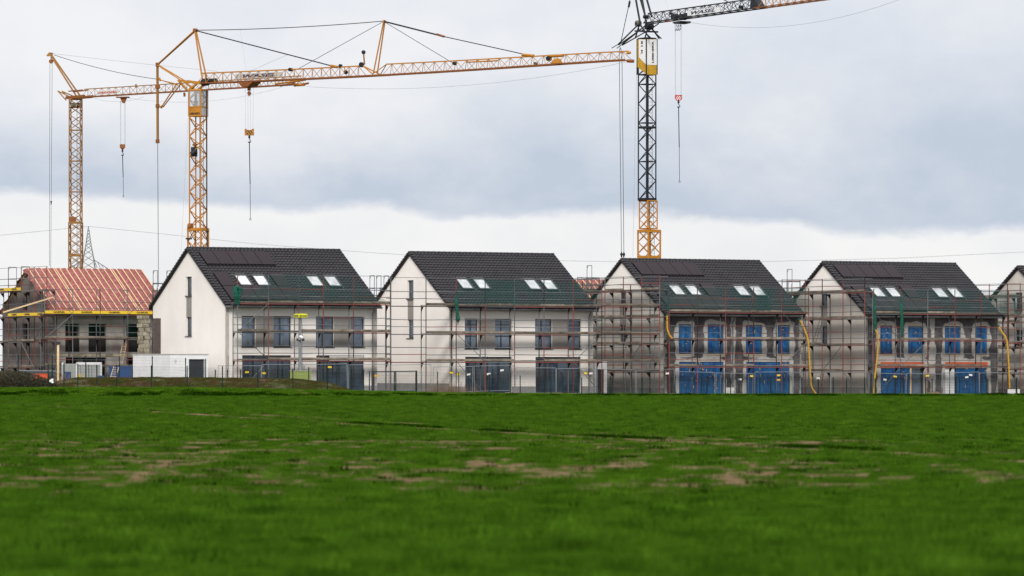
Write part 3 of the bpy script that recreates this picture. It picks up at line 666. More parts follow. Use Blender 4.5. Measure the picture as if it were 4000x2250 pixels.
def membrane_house(label, Fm, W, D, ez, rz, nb=19, full=True):
    t = Thing('shell_house', label, 'house', Fm)
    pitch = math.atan2(rz, D/2)
    def sl(u, tt, h=0, back=False):
        v = D/2*tt-math.sin(pitch)*h; z = ez+rz*tt+math.cos(pitch)*h
        return Vector((u, D-v if back else v, z))
    v0, v1 = .35, D-.35; w = MB()
    ops = []
    if full:
        uo = lambda px: u_of(Fm, px, v0)
        ops = [(uo(255), uo(311), 3.25, 5.55), (uo(346), uo(415), 3.25, 5.55), (uo(494), uo(545), 3.25, 5.55), (uo(257), uo(416), .1, 2.8), (uo(494), uo(560), .1, 2.8)]
    else: ops = [(1, 3, 3.2, 5.4), (6, 8, 3.2, 5.4)]
    global V0
    sv = V0; V0 = v0
    b = wall_with_openings(ops, .15, W-.15, -.3, ez-.15); V0 = sv
    t.part('front_wall', b, 'raw_block_light')
    if full:
        bl = MB(); xs_ = [.15]+[q for o in ops[:3] for q in o[:2]]+[W-.15]
        # block courses of the lower wall, slightly proud
        for j in range(10):
            z = .0+j*.25
            for k in range(int((ops[0][0]-.2)/.5)):
                u = .2+k*.5+(.25 if j % 2 else 0)
                if u+.48 < ops[0][0]: m_ = MB(); m_.box(u, v0-.015, z, u+.48, v0, z+.24); t.part('block', m_, 'raw_block')
        sb = MB(); sb.box(.1, v0-.05, 2.88, W-.1, v0+.02, 3.12); t.part('floor_slab', sb, 'concrete')
        ib = MB(); ib.box(uo(311)+.05, v0+.5, 0, uo(311)+.5, v0+.8, 5.6); ib.box(uo(290), v0+1.2, 3.2, uo(300), v0+1.4, 5.5); t.part('inner_pier', ib, 'raw_block')
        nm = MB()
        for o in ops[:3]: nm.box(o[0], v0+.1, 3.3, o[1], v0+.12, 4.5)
        t.part('opening_shade', nm, 'dark_void')  # black sheets painting the shade inside the upper openings
    iw = MB(); iw.box(.4, v0+2.5, -.3, W-.4, v0+2.6, ez-.2); iw.box(.2, v1-.2, -.3, W-.2, v1, ez-.2); t.part('shade_wall', iw, 'dark_void')  # walls coloured near-black in place of shade inside the shell
    def zr(v): return ez+rz*(1-abs(v-D/2)/(D/2))-.12
    g = MB(); ga, gb = D/2+.1, D/2+.95
    for ux, d in ((.15, .3), (W-.15, -.3)):
        if full and ux < 1:
            g.prism([(ux, v0, -.3), (ux, ga, -.3), (ux, ga, zr(ga)), (ux, D/2, zr(D/2)), (ux, v0, zr(v0))], (d, 0, 0))
            g.prism([(ux, gb, -.3), (ux, v1, -.3), (ux, v1, zr(v1)), (ux, gb, zr(gb))], (d, 0, 0))
            for a, c in ((-.3, 3.5), (5.6, 6.7), (8.1, zr(gb)-.03)): g.box(ux, ga, a, ux+d, gb, c)
        else: g.prism([(ux, v0, -.3), (ux, v1, -.3), (ux, v1, zr(v1)), (ux, D/2, zr(D/2)), (ux, v0, zr(v0))], (d, 0, 0))
    t.part('gable_wall', g, 'raw_block')
    # wrinkled membrane on both slopes
    for back in (False, True):
        b = MB(); nx, ny = 60, 24
        for j in range(ny+1):
            for i in range(nx+1):
                tt = -.06+1.06*j/ny; u = W*i/nx
                h = .05+.035*math.sin(i*2*math.pi*nb/nx)+rnd.uniform(-.02, .02)
                if i == 0: u -= .18+.1*math.sin(j*1.1); h -= .22+.08*math.sin(j*1.7)
                b.v.append(tuple(sl(u, tt, h, back)))
        for j in range(ny):
            for i in range(nx): a = j*(nx+1)+i; b.f.append((a, a+1, a+nx+2, a+nx+1))
        t.part('roof_membrane', b, 'membrane')
    s = MB(); s.prism([sl(.1, 0, 0), sl(.1, 1, 0), sl(.1, 1, -.2), sl(.1, 0, -.2)], (W-.2, 0, 0)); s.prism([sl(.1, 0, 0, True), sl(.1, 1, 0, True), sl(.1, 1, -.2, True), sl(.1, 0, -.2, True)], (W-.2, 0, 0)); t.part('roof_deck', s, 'timber')
    us_ = [.12+(W-.2)*k/(nb-1) for k in range(nb)]
    if full: us_ += [us_[4]+.18, us_[13]+.18]
    for u in us_:
        t.bar('batten', sl(u, .0+rnd.uniform(0, .02), .09), sl(u, 1.0, .09), .03, 'timber', 'box', .025)
    if full:
        for k in range(14):
            a = rnd.uniform(.3, W-1); c = rnd.uniform(.1, .9)
    return t
HR = membrane_house('unfinished house with red roof membrane and pale battens at the far left', frame(-37.3, 375, 30, 0), 10.5, 11, 6.57, 3.57)
HR2 = membrane_house('distant unfinished house with red battened roof glimpsed between two tiled roofs', frame(1.0, 388, 30, -.3), 11.5, 11, 6.3, 3.55, full=False)
# ------------------------------------------------------------ scaffolds
def pole_col(lv, r):
    x = r.random()
    return 'steel_red' if x < .42 else ('steel_dark' if x < .60 else 'steel_grey')
def scaffold(label, Fm, us_, v_in, v_out, decks, top, group='tubular steel scaffolds', seed=0, base=-.2, guards=(.5, 1.02), braces=(), ends=True, rot=None, noplank=(), toe=None, net=None, inner_top=None, red=.42, portal=()):
    """us_ : positions of the standards along the local x axis; v_in nearer the wall, v_out away from it"""
    t = Thing('scaffold', label, 'scaffold', Fm, group=group); r = random.Random(seed)
    def pc(): x = r.random(); return 'steel_red' if x < red else ('steel_dark' if x < red+.3 else 'steel_grey')
    zs = [base]+list(decks)+[top]; R_o = .037
    sg = 1 if v_in > v_out else -1
    for u in us_:
        for v, tp in ((v_out, top), (v_in, inner_top if inner_top is not None else decks[-1]+.05)):
            z = base
            for z1 in [d+.12 for d in decks]+[tp]:
                z1 = min(z1, tp)
                if z1 <= z+.05: continue
                t.bar('standard', (u, v, z), (u, v, z1), R_o, pc() if v == v_out else ('steel_grey' if r.random() < .75 else 'steel_dark')); z = z1
        for d in decks:
            t.bar('transom', (u, v_in, d-.06), (u, v_out, d-.06), .025, 'steel_dark')
            a = MB(); a.prism([(u-.015, v_in, d-.1), (u-.015, v_in-sg*.34, d-.1), (u-.015, v_in, d-.5)], (.03, 0, 0)); a.prism([(u-.02, v_in, d-.1), (u-.02, v_in-sg*.3, d-.1), (u-.02, v_in, d-.42)], (.04, 0, 0)); t.part('bracket', a, 'steel_dark')
    for k, d in enumerate(decks):
        for j, (a, b) in enumerate(zip(us_[:-1], us_[1:])):
            jj = r.uniform(-.03, .03)
            t.bar('ledger', (a, v_out, d-.07), (b, v_out, d-.07), .034, pc())
            for g_ in guards:
                t.bar('guard_rail', (a, v_out, d+g_+jj*.6), (b, v_out, d+g_+r.uniform(-.03, .03)), .026, 'steel_red' if r.random() < .25 else 'steel_grey')
            if (k, j) in noplank: continue
            n = 2; w = abs(v_in-v_out)/n
            for q in range(n):
                va = min(v_in, v_out)+q*w
                b_ = MB(); b_.box(a+.02, va+.02, d-.0, b-.02, va+w-.02, d+.045); t.part('plank', b_, 'plank')
            tb = MB(); ss = v_out-sg*.012; tb.box(a+.01, min(ss, ss+sg*.03)-.02, d+.045, b-.01, max(ss, ss+sg*.03), d+.045+(.15 if r.random() < .75 else .05))
            if toe is None or not toe(k, j): t.part('toe_board', tb, 'plank')
    for (j, k0, k1, flip) in braces:
        a, b = us_[j], us_[j+1]; z0 = base+.2 if k0 < 0 else decks[k0]; z1 = decks[k1] if k1 >= 0 else top
        if flip: a, b = b, a
        t.bar('brace', (a, v_out-sg*.05, z0), (b, v_out-sg*.05, z1), .026, 'steel_grey')
    for j in range(len(us_)-1):
        t.bar('guard_rail', (us_[j], v_out, top-.02), (us_[j+1], v_out, top-.02), .016, 'net_thick' if net else 'steel_grey')
    if ends:
        for u in (us_[0], us_[-1]):
            for d in decks:
                for g_ in guards: t.bar('end_rail', (u, v_in, d+g_), (u, v_out, d+g_), .022, 'steel_grey')
    for u in portal:      # slim end frames standing proud above the top deck
        for v in (v_in, v_out): t.bar('frame_post', (u, v, decks[-1]), (u, v, decks[-1]+2.0), .025, 'steel_grey')
        t.bar('frame_head', (u, v_in, decks[-1]+2), (u, v_out, decks[-1]+2), .025, 'steel_grey'); t.bar('frame_stay', (u, v_out, decks[-1]+1.75), (u, (v_in*.3+v_out*.7), decks[-1]+2), .015, 'steel_grey')
        for g_ in (.5, 1.0): t.bar('guard_rail', (u, v_in, decks[-1]+g_), (u, v_out, decks[-1]+g_), .02, 'steel_grey')
    return t
def net_sheet(t, a, b, v, z0, z1, seed=0, n=24, m='net_green', sag=.06, name='safety_net', zf=None):
    r = random.Random(seed); o = MB(); nz = 8; ph = r.uniform(0, 6)
    for j in range(nz+1):
        for i in range(n+1):
            f = i/n; q = j/nz; top_ = z1 if zf is None else zf(f)
            o.v.append((a+(b-a)*f, v-.02-.05*math.sin(f*19+ph)*(1-q)-.03*r.random(), z0+(top_-z0)*q-(sag*math.sin(f*math.pi*3+ph)**2 if j == nz else 0)))
    for j in range(nz):
        for i in range(n): k = j*(n+1)+i; o.f.append((k, k+1, k+n+2, k+n+1))
    return t.part(name, o, m)
def net_roll(t, pts, rad, name='net_bundle'):
    o = MB(); o.tube(pts, rad, 7); return t.part(name, o, 'net_thick', label='bunched green netting hanging down')
def ladder(t, a, b, w, side, n, m='steel_grey', name='ladder', r=.018):
    a, b, s = Vector(a), Vector(b), Vector(side).normalized()*w/2; o = MB()
    o.cyl(a-s, b-s, r, 5); o.cyl(a+s, b+s, r, 5)
    for i in range(1, n): p = a+(b-a)*i/n; o.cyl(p-s, p+s, r*.8, 4)
    return t.part(name, o, m)
VI, VO = -.32, -1.05
DK = [2.47, 4.53, 6.60]; TOP = 8.66
# scaffold 1: along the first house and across the gap in front of the second gable
f1 = FR[0]; U1s = [u_of(f1, px, VO) for px in (928, 1049, 1168, 1263, 1381, 1525)]
S1 = scaffold('red and grey scaffold with green net along the first white house', f1, U1s, VI, VO, DK, TOP, seed=1, braces=[(0, 0, 1, True), (0, 1, 2, False), (0, -1, 0, False)], noplank={(2, 9)})
S1o = S1
net_sheet(S1, U1s[1], U1s[4], VO, DK[2]+.1, TOP, 1, 40); net_sheet(S1, U1s[4], U1s[5], VO, DK[2]+.1, TOP, 2, 14, zf=lambda f: TOP-1.9*f**.6)
net_sheet(S1, U1s[0], U1s[1], VO, DK[2]+.12, TOP, 3, 18, m='net_green', zf=lambda f: DK[2]+.5+.6*(1-f)**2+1.5*f**3)
net_roll(S1, [(U1s[0]-.35, VO, DK[2]+1.05), (U1s[0]-.1, VO-.08, DK[2]+1.1), (U1s[0]+.15, VO-.05, DK[2]+1.0), (U1s[0]+.4, VO-.04, DK[2]+.95)], [.1, .17, .14, .05])
net_roll(S1, [(U1s[0]-.25, VO-.05, DK[2]+1.05), (U1s[0]-.18, VO-.1, DK[2]+.5), (U1s[0]-.1, VO-.06, DK[2]-.1)], [.16, .2, .1]); net_roll(S1, [(U1s[0]+.1, VO-.05, DK[2]+1.0), (U1s[0]+.08, VO-.1, DK[2]+.5), (U1s[0]+.02, VO-.06, DK[2]-.2)], [.16, .13, .07])
f2 = FR[1]; U2s = [u_of(f2, px, VO) for px in (1527, 1664, 1782, 1895, 2010, 2125, 2239, 2351)]
S2 = scaffold('long rust and grey scaffold with green net in front of the second white house', f2, U2s, VI, VO, DK, TOP, seed=5, braces=[(2, 0, 1, True), (2, -1, 0, True), (6, 0, 1, False), (6, -1, 0, True)], noplank={(0, 0), (1, 0), (2, 0)})
net_sheet(S2, U2s[2], U2s[7]-.1, VO, DK[2]+.1, TOP, 6, 60, zf=lambda f: TOP-.25*f)
net_sheet(S2, U2s[3]+.05, U2s[4], VO-.03, DK[2]+.1, TOP-.1, 7, 14)
net_roll(S2, [(U2s[2]-.02, VO-.08, TOP-.9), (U2s[2]-.05, VO-.1, DK[2]+.3), (U2s[2]+.05, VO-.1, DK[2]-.6), (U2s[2]+.12, VO-.08, DK[2]-1.0), (U2s[2]+.1, VO-.08, 5.2)], [.05, .12, .13, .17, .05])
f3 = FR[2]; U3s = [u_of(f3, px, VO) for px in (2463, 2577, 2614, 2724, 2834, 2944, 3053, 3159)]
U3a = [u_of(f3, px, VO) for px in (2614, 2724, 2834, 2944, 3053, 3159)]
S3 = scaffold('scaffold with green net along the patchy facade of the third house', f3, U3a, VI, VO, DK, TOP-.15, seed=9, braces=[(4, 0, 1, False), (4, 1, 2, True), (4, -1, 0, True)], red=.5)
net_sheet(S3, U3a[0]-.2, U3a[5], VO, DK[2]+.1, TOP-.15, 11, 60); net_sheet(S3, U3a[3]-.1, U3a[4]-1.0, VO-.03, DK[2]+.1, TOP-.3, 12, 14)
net_sheet(S3, u_of(f3, 2580, VO), U3a[0], VO, DK[2]+.1, TOP+.2, 13, 8)
S3f = scaffold('scaffold bays between the second and third houses with loose planks', f3, [u_of(f3, px, VO) for px in (2351, 2463, 2577)], VI, VO, [2.85, 4.93, 7.0], 8.6, seed=12, red=.5)
f4 = FR[3]; U4s = [u_of(f4, px, VO) for px in (3377, 3413, 3518, 3624, 3730, 3832, 3937)]
S4 = scaffold('scaffold with green net before the house with orange lintels', f4, U4s[1:], VI, VO, DK, TOP-.15, seed=15, braces=[(0, 1, 2, True), (1, 0, 1, False), (0, -1, 0, False)], red=.5)
net_sheet(S4, U4s[0], U4s[6], VO, DK[2]+.1, TOP-.15, 16, 60)
for k, zb in ((1, 5.15), (3-1, 4.75)): net_roll(S4, [(U4s[k], VO-.08, TOP-.6), (U4s[k], VO-.1, DK[2]+.3), (U4s[k]+.06, VO-.1, DK[2]-.8), (U4s[k]+.06, VO-.08, zb)], [.04, .12, .13, .06])
# gable scaffolds run back from the facade: local x axis = v
def gframe(Fm): return Fm @ Matrix.Rotation(math.radians(90), 4, 'Z')   # x' = v, y' = -u
GD = [2.10, 4.18, 6.22, 8.25]
def gable_scaf(label, Fm, pxs, seed, decks=GD, top=9.35, end_v=13.9, red=.45, off=0):
    uo = -1.05-off
    vs_ = [v_of(Fm, px, uo) for px in pxs]; vs_.sort()
    while vs_[-1] < end_v-1: vs_.append(vs_[-1]+2.5)
    G = gframe(Fm)
    return scaffold(label, G, vs_, .32+off, 1.05+off, decks, top, seed=seed, braces=[(0, -1, 0, False), (1, 0, 1, True)], guards=(.5, 1.0, ) if seed % 2 else (.45, .8, 1.05), red=red, inner_top=decks[-1]), vs_
G3, g3v = gable_scaf('dense rusty scaffold wrapped round the greige gable of the third house', f3, [2577, 2507, 2435, 2363], 21)
G4, g4v = gable_scaf('dense scaffold wrapped round the greige gable of the fourth house', f4, [3378, 3293, 3212, 3145], 23)
G5, g5v = gable_scaf('scaffold with a green net at the gable cut off by the right edge', FR[4], [3985, 3935], 25)
S5 = scaffold('scaffold bay reaching from the fourth house to the right edge', FR[4], [u_of(FR[4], px, VO) for px in (3940, 3985)]+[1.2, 3.7], VI, VO, DK, TOP, seed=28)
net_sheet(S5, u_of(FR[4], 3905, VO), u_of(FR[4], 3990, VO), VO, DK[2]+.1, TOP-.2, 30, 20)
ladder(G3, (1.2, 1.0, GD[0]), (2.0, .9, GD[1]), .4, (1, 0, 0), 8); ladder(G3, (7.0, .8, .1), (6.3, .8, GD[0]), .4, (1, 0, 0), 8); ladder(G3, (9.4, .75, GD[1]-2.4), (10.2, .75, GD[2]-1.9), .45, (1, 0, 0), 9)
ladder(G4, (5.6, 1.0, .1), (5.0, .9, GD[0]), .4, (1, 0, 0), 8); ladder(G4, (6.2, 1.0, GD[1]), (5.2, .9, GD[2]), .42, (1, 0, 0), 8)
# back scaffolds seen in the gaps, with tall end frames
def back_scaf(i, label, us_, decks, top, seed, portal):
    return scaffold(label, FR[i], us_, RD+.35, RD+1.08, decks, top, seed=seed, red=.1, base=-.4, portal=portal, inner_top=top-.4)
back_scaf(0, 'scaffold behind the first white house with bare end frames against the sky', [u_of(FR[0], 606, RD+.7), u_of(FR[0], 660, RD+.7), 4.2], [3.0, 5.1, 7.2], 8.3, 31, [u_of(FR[0], 606, RD+.7)+.02, u_of(FR[0], 660, RD+.7)])
back_scaf(1, 'scaffold behind the second white house with bare end frames against the sky', [u_of(FR[1], 1453, RD+.7), u_of(FR[1], 1508, RD+.7), 1.6], [2.9, 5.0, 7.1], 8.2, 32, [u_of(FR[1], 1453, RD+.7)+.02, u_of(FR[1], 1508, RD+.7)+.02, u_of(FR[1], 1480, RD+.7)])
back_scaf(2, 'tall scaffold tower behind the third house beside the distant red roof', [u_of(FR[2], 2302, RD+.7), u_of(FR[2], 2350, RD+.7), .6], [2.4, 4.4, 6.4, 8.4], 9.5, 33, [u_of(FR[2], 2302, RD+.7)+.02])
back_scaf(3, 'tall scaffold tower behind the fourth house', [u_of(FR[3], 3084, RD+.7), u_of(FR[3], 3135, RD+.7), 1.0], [2.4, 4.4, 6.4, 8.3], 9.5, 34, [u_of(FR[3], 3084, RD+.7)+.02])
back_scaf(4, 'tall scaffold tower at the right edge behind the last gable', [-3.9, -1.6, .8], [2.4, 4.4, 6.4, 8.3], 9.6, 35, [-1.5])
# scaffold of the red-roofed house with yellow toe boards
fr = frame(-37.3, 375, 30, 0); UR = [u_of(fr, px, -1.05) for px in (174, 284, 391, 499)]; UR.append(UR[-1]+2.57)
DR = [2.1, 4.33, 6.30]
SR = scaffold('grey scaffold with yellow lettered boards along the red-roofed house', fr, UR, VI, VO, DR, 8.35, seed=41, red=.12, braces=[(0, 1, 2, False), (0, -1, 0, True), (0, 2, -1, True), (3, 2, -1, False)], toe=lambda k, j: k == 2, portal=[UR[0]+.05]+UR[1:])
def boards(t, us_, v, z, sgn=1, red=False):
    for a, b in zip(us_[:-1], us_[1:]):
        m_ = MB(); y0, y1 = (v-.03, v) if sgn > 0 else (v, v+.03)
        m_.box(a+.03, min(y0, y1), z, b-.03, max(y0, y1), z+.24); bo = t.part('toe_board', m_, 'yellow_paint', label='yellow toe board lettered GABRIEL')
        w = b-a; xo = a+w*.28 if sgn > 0 else b-w*.28
        if sgn > 0: lettering(t, 'GABRIEL', 'black_paint', (a+w*.3, v-.036, z+.05), (1, 0, 0), (0, 0, 1), w*.42, .15, bold=.03, parent=bo)
        else: lettering(t, 'GABRIEL', 'black_paint', (b-w*.3, v+.036, z+.05), (-1, 0, 0), (0, 0, 1), w*.42, .15, bold=.03, parent=bo)
boards(SR, UR, VO-.03, DR[2]+.05)
net_sheet(SR, UR[0], UR[1]+.5, VO, DR[1]+.1, DR[2]-.2, 43, 20, m='net_light'); net_sheet(SR, UR[1]+.5, UR[4], VO, DR[1]+.1, DR[2]-.2, 44, 40, m='net_light')
GRf = gframe(fr); gv = [-1.0, 1.5, 4.1, 6.7, 9.3, 11.9]
GR = scaffold('grey and red scaffold on the gable of the red-roofed house at the left edge', GRf, gv, .32, 1.05, [2.0, 4.1, 6.15, 8.25], 10.2, seed=45, red=.35, braces=[(1, 0, 1, False), (2, -1, 0, True), (0, 1, 2, True)], toe=lambda k, j: k >= 2, portal=[gv[2], gv[3]])
boards(GR, gv[:4], 1.085, 6.2, -1); boards(GR, gv[2:], 1.085, 8.3, -1)
ladder(GR, (6.2, .9, 4.2), (5.6, .9, 6.1), .4, (1, 0, 0), 8)
m_ = single('leaning_plank', MB().prism([P(12, 1223, 372), P(209, 1163, 368), P(207, 1158, 368), P(12, 1217, 372)], (0, .2, 0)), 'timber', 'long pale timber plank leaning diagonally across the left scaffold', 'plank', origin=P(12, 1223, 372))
S0 = scaffold('lower grey scaffold cut off by the left edge of the picture', frame(-43.6, 366, 30, 0), [-2.5, 0, 2.3], 0, -.73, [2.6, 4.9, 6.5], 8.4, seed=47, red=.1, toe=lambda k, j: k == 2)
net_sheet(S0, -2.5, 2.3, -.73, 5.0, 6.4, 48, 16, m='net_green')
boards(S0, [-2.5, -.1, 2.3], -.76, 6.55)
# ------------------------------------------------------------ cranes
def mast_corners(cx, cy, a, ang): h = a*.7071; return [(cx+h*math.cos(math.radians(ang+90*k)), cy+h*math.sin(math.radians(ang+90*k))) for k in range(4)]
def mast(t, cs, z0, z1, per, m, rc=.055, rb=.03, horiz=False, both=False, ladder_=True, phase=0):
    for (x, y) in cs: t.bar('mast_chord', (x, y, z0), (x, y, z1), rc, m, 'box')
    n = max(1, round((z1-z0)/(per/2))); dz = (z1-z0)/n
    for k in range(4):
        a, b = cs[k], cs[(k+1) % 4]
        for i in range(n):
            za, zb = z0+i*dz, z0+(i+1)*dz; f = (i+k+phase) % 2
            p, q = (a, b) if f else (b, a)
            t.bar('mast_brace', (*p, za), (*q, zb), rb, m)
            if both: t.bar('mast_brace', (*q, za), (*p, zb), rb*.8, m)
            if horiz and i % 4 == 0: t.bar('mast_strut', (*a, za), (*b, za), rb, m)
        for z in (z0, z1): t.bar('mast_strut', (*a, z), (*b, z), rb*1.4, m)
    if ladder_:
        x = sum(c[0] for c in cs)/4; y = sum(c[1] for c in cs)/4; L_ = MB()
        for o in (.12, .42): L_.cyl((x+o, y, z0), (x+o, y, z1), .018, 4)
        for i in range(int((z1-z0)/.3)): z = z0+.3*i; L_.cyl((x+.12, y, z), (x+.42, y, z), .013, 4)
        t.part('ladder', L_, 'steel_grey')
class Plane:
    """vertical plane through the jib"""
    def __init__(s, x, y, dx, dy):
        L_ = math.hypot(dx, dy); s.x, s.y, s.dx, s.dy = x, y, dx/L_, dy/L_; s.nx, s.ny = -s.dy, s.dx
        if s.ny < 0: s.nx, s.ny = -s.nx, -s.ny
    def at(s, d, lat, z): return Vector((s.x+s.dx*d+s.nx*lat, s.y+s.dy*d+s.ny*lat, z))
    def px(s, px, py, lat=0): return s.pxp(px, py)+Vector((s.nx, s.ny, 0))*lat
    def pxp(s, px, py, lat=0):
        k = (px-2000)/F_PX; X = s.x+s.nx*lat; Y = s.y+s.ny*lat
        d = (k*Y-X)/(s.dx-k*s.dy); p = s.at(d, lat, 0); p.z = CAMH+(HOR-py)*p.y/F_PX; return p
    def d_of(s, px): k = (px-2000)/F_PX; return (k*s.y-s.x)/(s.dx-k*s.dy)
def jib(t, pl, d0, d1, zf, hf, w, per, m, mb, rc=.05, rb=.022, x=False):
    n = max(1, round((d1-d0)/per)); nodes = [d0+(d1-d0)*i/n for i in range(n+1)]
    for i in range(0, n, 4):
        a, b = nodes[i], nodes[min(n, i+4)]
        for la in (-w/2, w/2): t.bar('jib_chord', pl.at(a, la, zf(a)), pl.at(b, la, zf(b)), rc, mb, 'box')
        t.bar('jib_chord', pl.at(a, 0, zf(a)+hf(a)), pl.at(b, 0, zf(b)+hf(b)), rc, m, 'box')
    for i in range(n):
        a, b = nodes[i], nodes[i+1]; c = (a+b)/2
        for la in (-w/2, w/2):
            if x:
                t.bar('jib_brace', pl.at(a, la, zf(a)), pl.at(b, 0, zf(b)+hf(b)), rb, m); t.bar('jib_brace', pl.at(b, la, zf(b)), pl.at(a, 0, zf(a)+hf(a)), rb, m); t.bar('jib_post', pl.at(a, la, zf(a)), pl.at(a, 0, zf(a)+hf(a)), rb, m)
            else:
                t.bar('jib_brace', pl.at(a, la, zf(a)), pl.at(c, 0, zf(c)+hf(c)), rb, m); t.bar('jib_brace', pl.at(b, la, zf(b)), pl.at(c, 0, zf(c)+hf(c)), rb, m)
        t.bar('jib_strut', pl.at(a, -w/2, zf(a)), pl.at(b, w/2, zf(b)), rb*.8, mb)
def cable(t, a, b, r=.022, sag=0, m='cable', name='cable'):
    a, b = Vector(a), Vector(b)
    if not sag: return t.bar(name, a, b, r, m, 'thin')
    pts = []
    for i in range(21): f = i/20; p = a.lerp(b, f); p.z -= sag*4*f*(1-f); pts.append(p)
    o = MB(); o.tube(pts, r, 4); return t.part(name, o, m)
def pulley(t, c, r, w, axis, m='crane_dark', name='pulley'):
    a = Vector(axis).normalized()*w/2; c = Vector(c); o = MB(); o.cyl(c-a, c+a, r, 12); return t.part(name, o, m)
def hook(t, c, z_end, m='cable'):
    """c = lower centre of the block: swivel, hook and chain sling down to z_end"""
    c = Vector(c); o = MB(); o.cyl(c, c-Vector((0, 0, .22)), .07, 8, .09); t.part('hook_swivel', o, m)
    pts = [c+Vector((math.sin(a)*.13, 0, -.4-.16*math.cos(a)*-1-.0)) for a in [i*math.pi*1.5/8 for i in range(9)]]
    o = MB(); o.tube([c-Vector((0, 0, .2))]+[c+Vector((.11*math.sin(a), 0, -.33-.12*(1-math.cos(a)))) for a in [i*.55 for i in range(9)]], .035, 6); t.part('hook', o, m)
    t.bar('chain_sling', c-Vector((0, 0, .45)), (c.x+.06, c.y, c.z-.45-(c.z-.45-z_end)*.55), .035, m)
    t.bar('chain_sling', (c.x+.06, c.y, c.z-.45-(c.z-.45-z_end)*.55), (c.x+.08, c.y, z_end), .02, m)
    o = MB(); o.tube([Vector((c.x+.08+.07*math.sin(a), c.y, z_end-.07+.07*math.cos(a))) for a in [i*.8 for i in range(9)]], .02, 5); t.part('sling_hook', o, m)

# ---- crane B (large yellow one)
bx, by = (774-2000)*365/F_PX, 365.0
T = Thing('tower_crane', 'large yellow tower crane with glazed cab and long jib behind the first white house', 'crane', (bx, by, 0), group='tower cranes over the building site', world=True)
CS = mast_corners(bx, by, 1.0, -70.6); zb_ = lambda py: CAMH+(HOR-py)*365/F_PX
mast(T, CS, zb_(893), zb_(352), 1.42, 'crane_yellow', .05, .042)
CS2 = mast_corners(bx, by, 1.18, -70.6); mast(T, CS2, 0, zb_(893), 2.0, 'crane_yellow', .07, .04, both=True, ladder_=False)
for k in range(4): a, b = CS2[k], CS2[(k+1) % 4]; T.bar('collar_beam', (*a, zb_(897)), (*b, zb_(897)), .1, 'crane_yellow', 'box'); T.bar('collar_beam', (*a, zb_(968)), (*b, zb_(968)), .09, 'crane_yellow', 'box')
o = MB(); o.cyl((bx-.75, by-.2, zb_(886)), (bx-.45, by-.3, zb_(886)), .28, 10); T.part('rope_drum', o, 'crane_brown')
o = MB(); o.box(bx-.55, by-.35, zb_(612), bx-.05, by-.05, zb_(575)); T.part('motor', o, 'crane_dark'); o = MB(); o.cyl((bx-.5, by-.4, zb_(603)), (bx-.12, by-.4, zb_(590)), .2, 10); T.part('motor_drum', o, 'crane_dark')
o = MB(); o.cyl((bx-.35, by-.2, zb_(572)), (bx-.15, by-.2, zb_(560)), .16, 8); T.part('motor_cap', o, 'crane_brown')
# cab around the mast top
cc = mast_corners(bx, by, 1.1, -70.6); fl, frn, rt_, bkk = cc[3], cc[0], cc[1], cc[2]
def cabface(p, q, z0, z1, m, name, d=.02):
    n = Vector((q[1]-p[1], p[0]-q[0], 0)).normalized()*d; o = MB(); o.prism([(*p, z0), (*q, z0), (*q, z1), (*p, z1)], n); return T.part(name, o, m)
cabface(fl, frn, zb_(453), zb_(418), 'crane_yellow', 'cab_panel'); cabface(frn, rt_, zb_(453), zb_(418), 'sign_grey', 'cab_panel')
cabface(fl, frn, zb_(417), zb_(354), 'cab_glass', 'cab_window'); cabface(frn, rt_, zb_(417), zb_(354), 'cab_glass', 'cab_window')
cabface(rt_, bkk, zb_(453), zb_(354), 'cab_glass', 'cab_window')
for k in range(4):
    a, b = cc[k], cc[(k+1) % 4]
    T.bar('cab_post', (*a, zb_(455)), (*a, zb_(352)), .05, 'crane_yellow', 'box')
    for py in (354, 418, 454): T.bar('cab_rail', (*a, zb_(py)), (*b, zb_(py)), .04, 'crane_yellow', 'box')
o = MB(); o.box(bx-.35, by-.2, zb_(415), bx-.05, by+.2, zb_(395)); o.box(bx-.3, by+.1, zb_(395), bx-.12, by+.2, zb_(365)); T.part('operator_seat', o, 'crane_dark')
dv = Vector((frn[0]-fl[0], frn[1]-fl[1], 0)); nv = Vector((dv.y, -dv.x, 0)).normalized()*.03
lettering(T, 'LIEBHERR', 'black_paint', Vector((*fl, zb_(449)))+nv+dv*.06, dv, (0, 0, 1), dv.length*.9, .17, bold=.03)
PB = Plane(bx, by, 8.45+23.9, -27)
zB = lambda d: 24.45-.14*math.sin(min(1, max(0, d/40))*math.pi); dk = PB.d_of(1471); dB1 = PB.d_of(2455)
hB = lambda d: .80
d806, dk0, dk1 = .3, PB.d_of(1418), PB.d_of(1510)
jib(T, PB, d806, dk0, zB, hB, .9, .98, 'crane_yellow', 'crane_brown')
jib(T, PB, dk1, dB1, zB, lambda d: .83-.2*(d-dk1)/(dB1-dk1), .85, 1.05, 'crane_yellow', 'crane_brown', .045, .02)
for la in (-.45, .45): T.bar('jib_chord', PB.at(dk0, la, zB(dk0)), PB.at(dk1, la, zB(dk1)), .05, 'crane_brown', 'box')
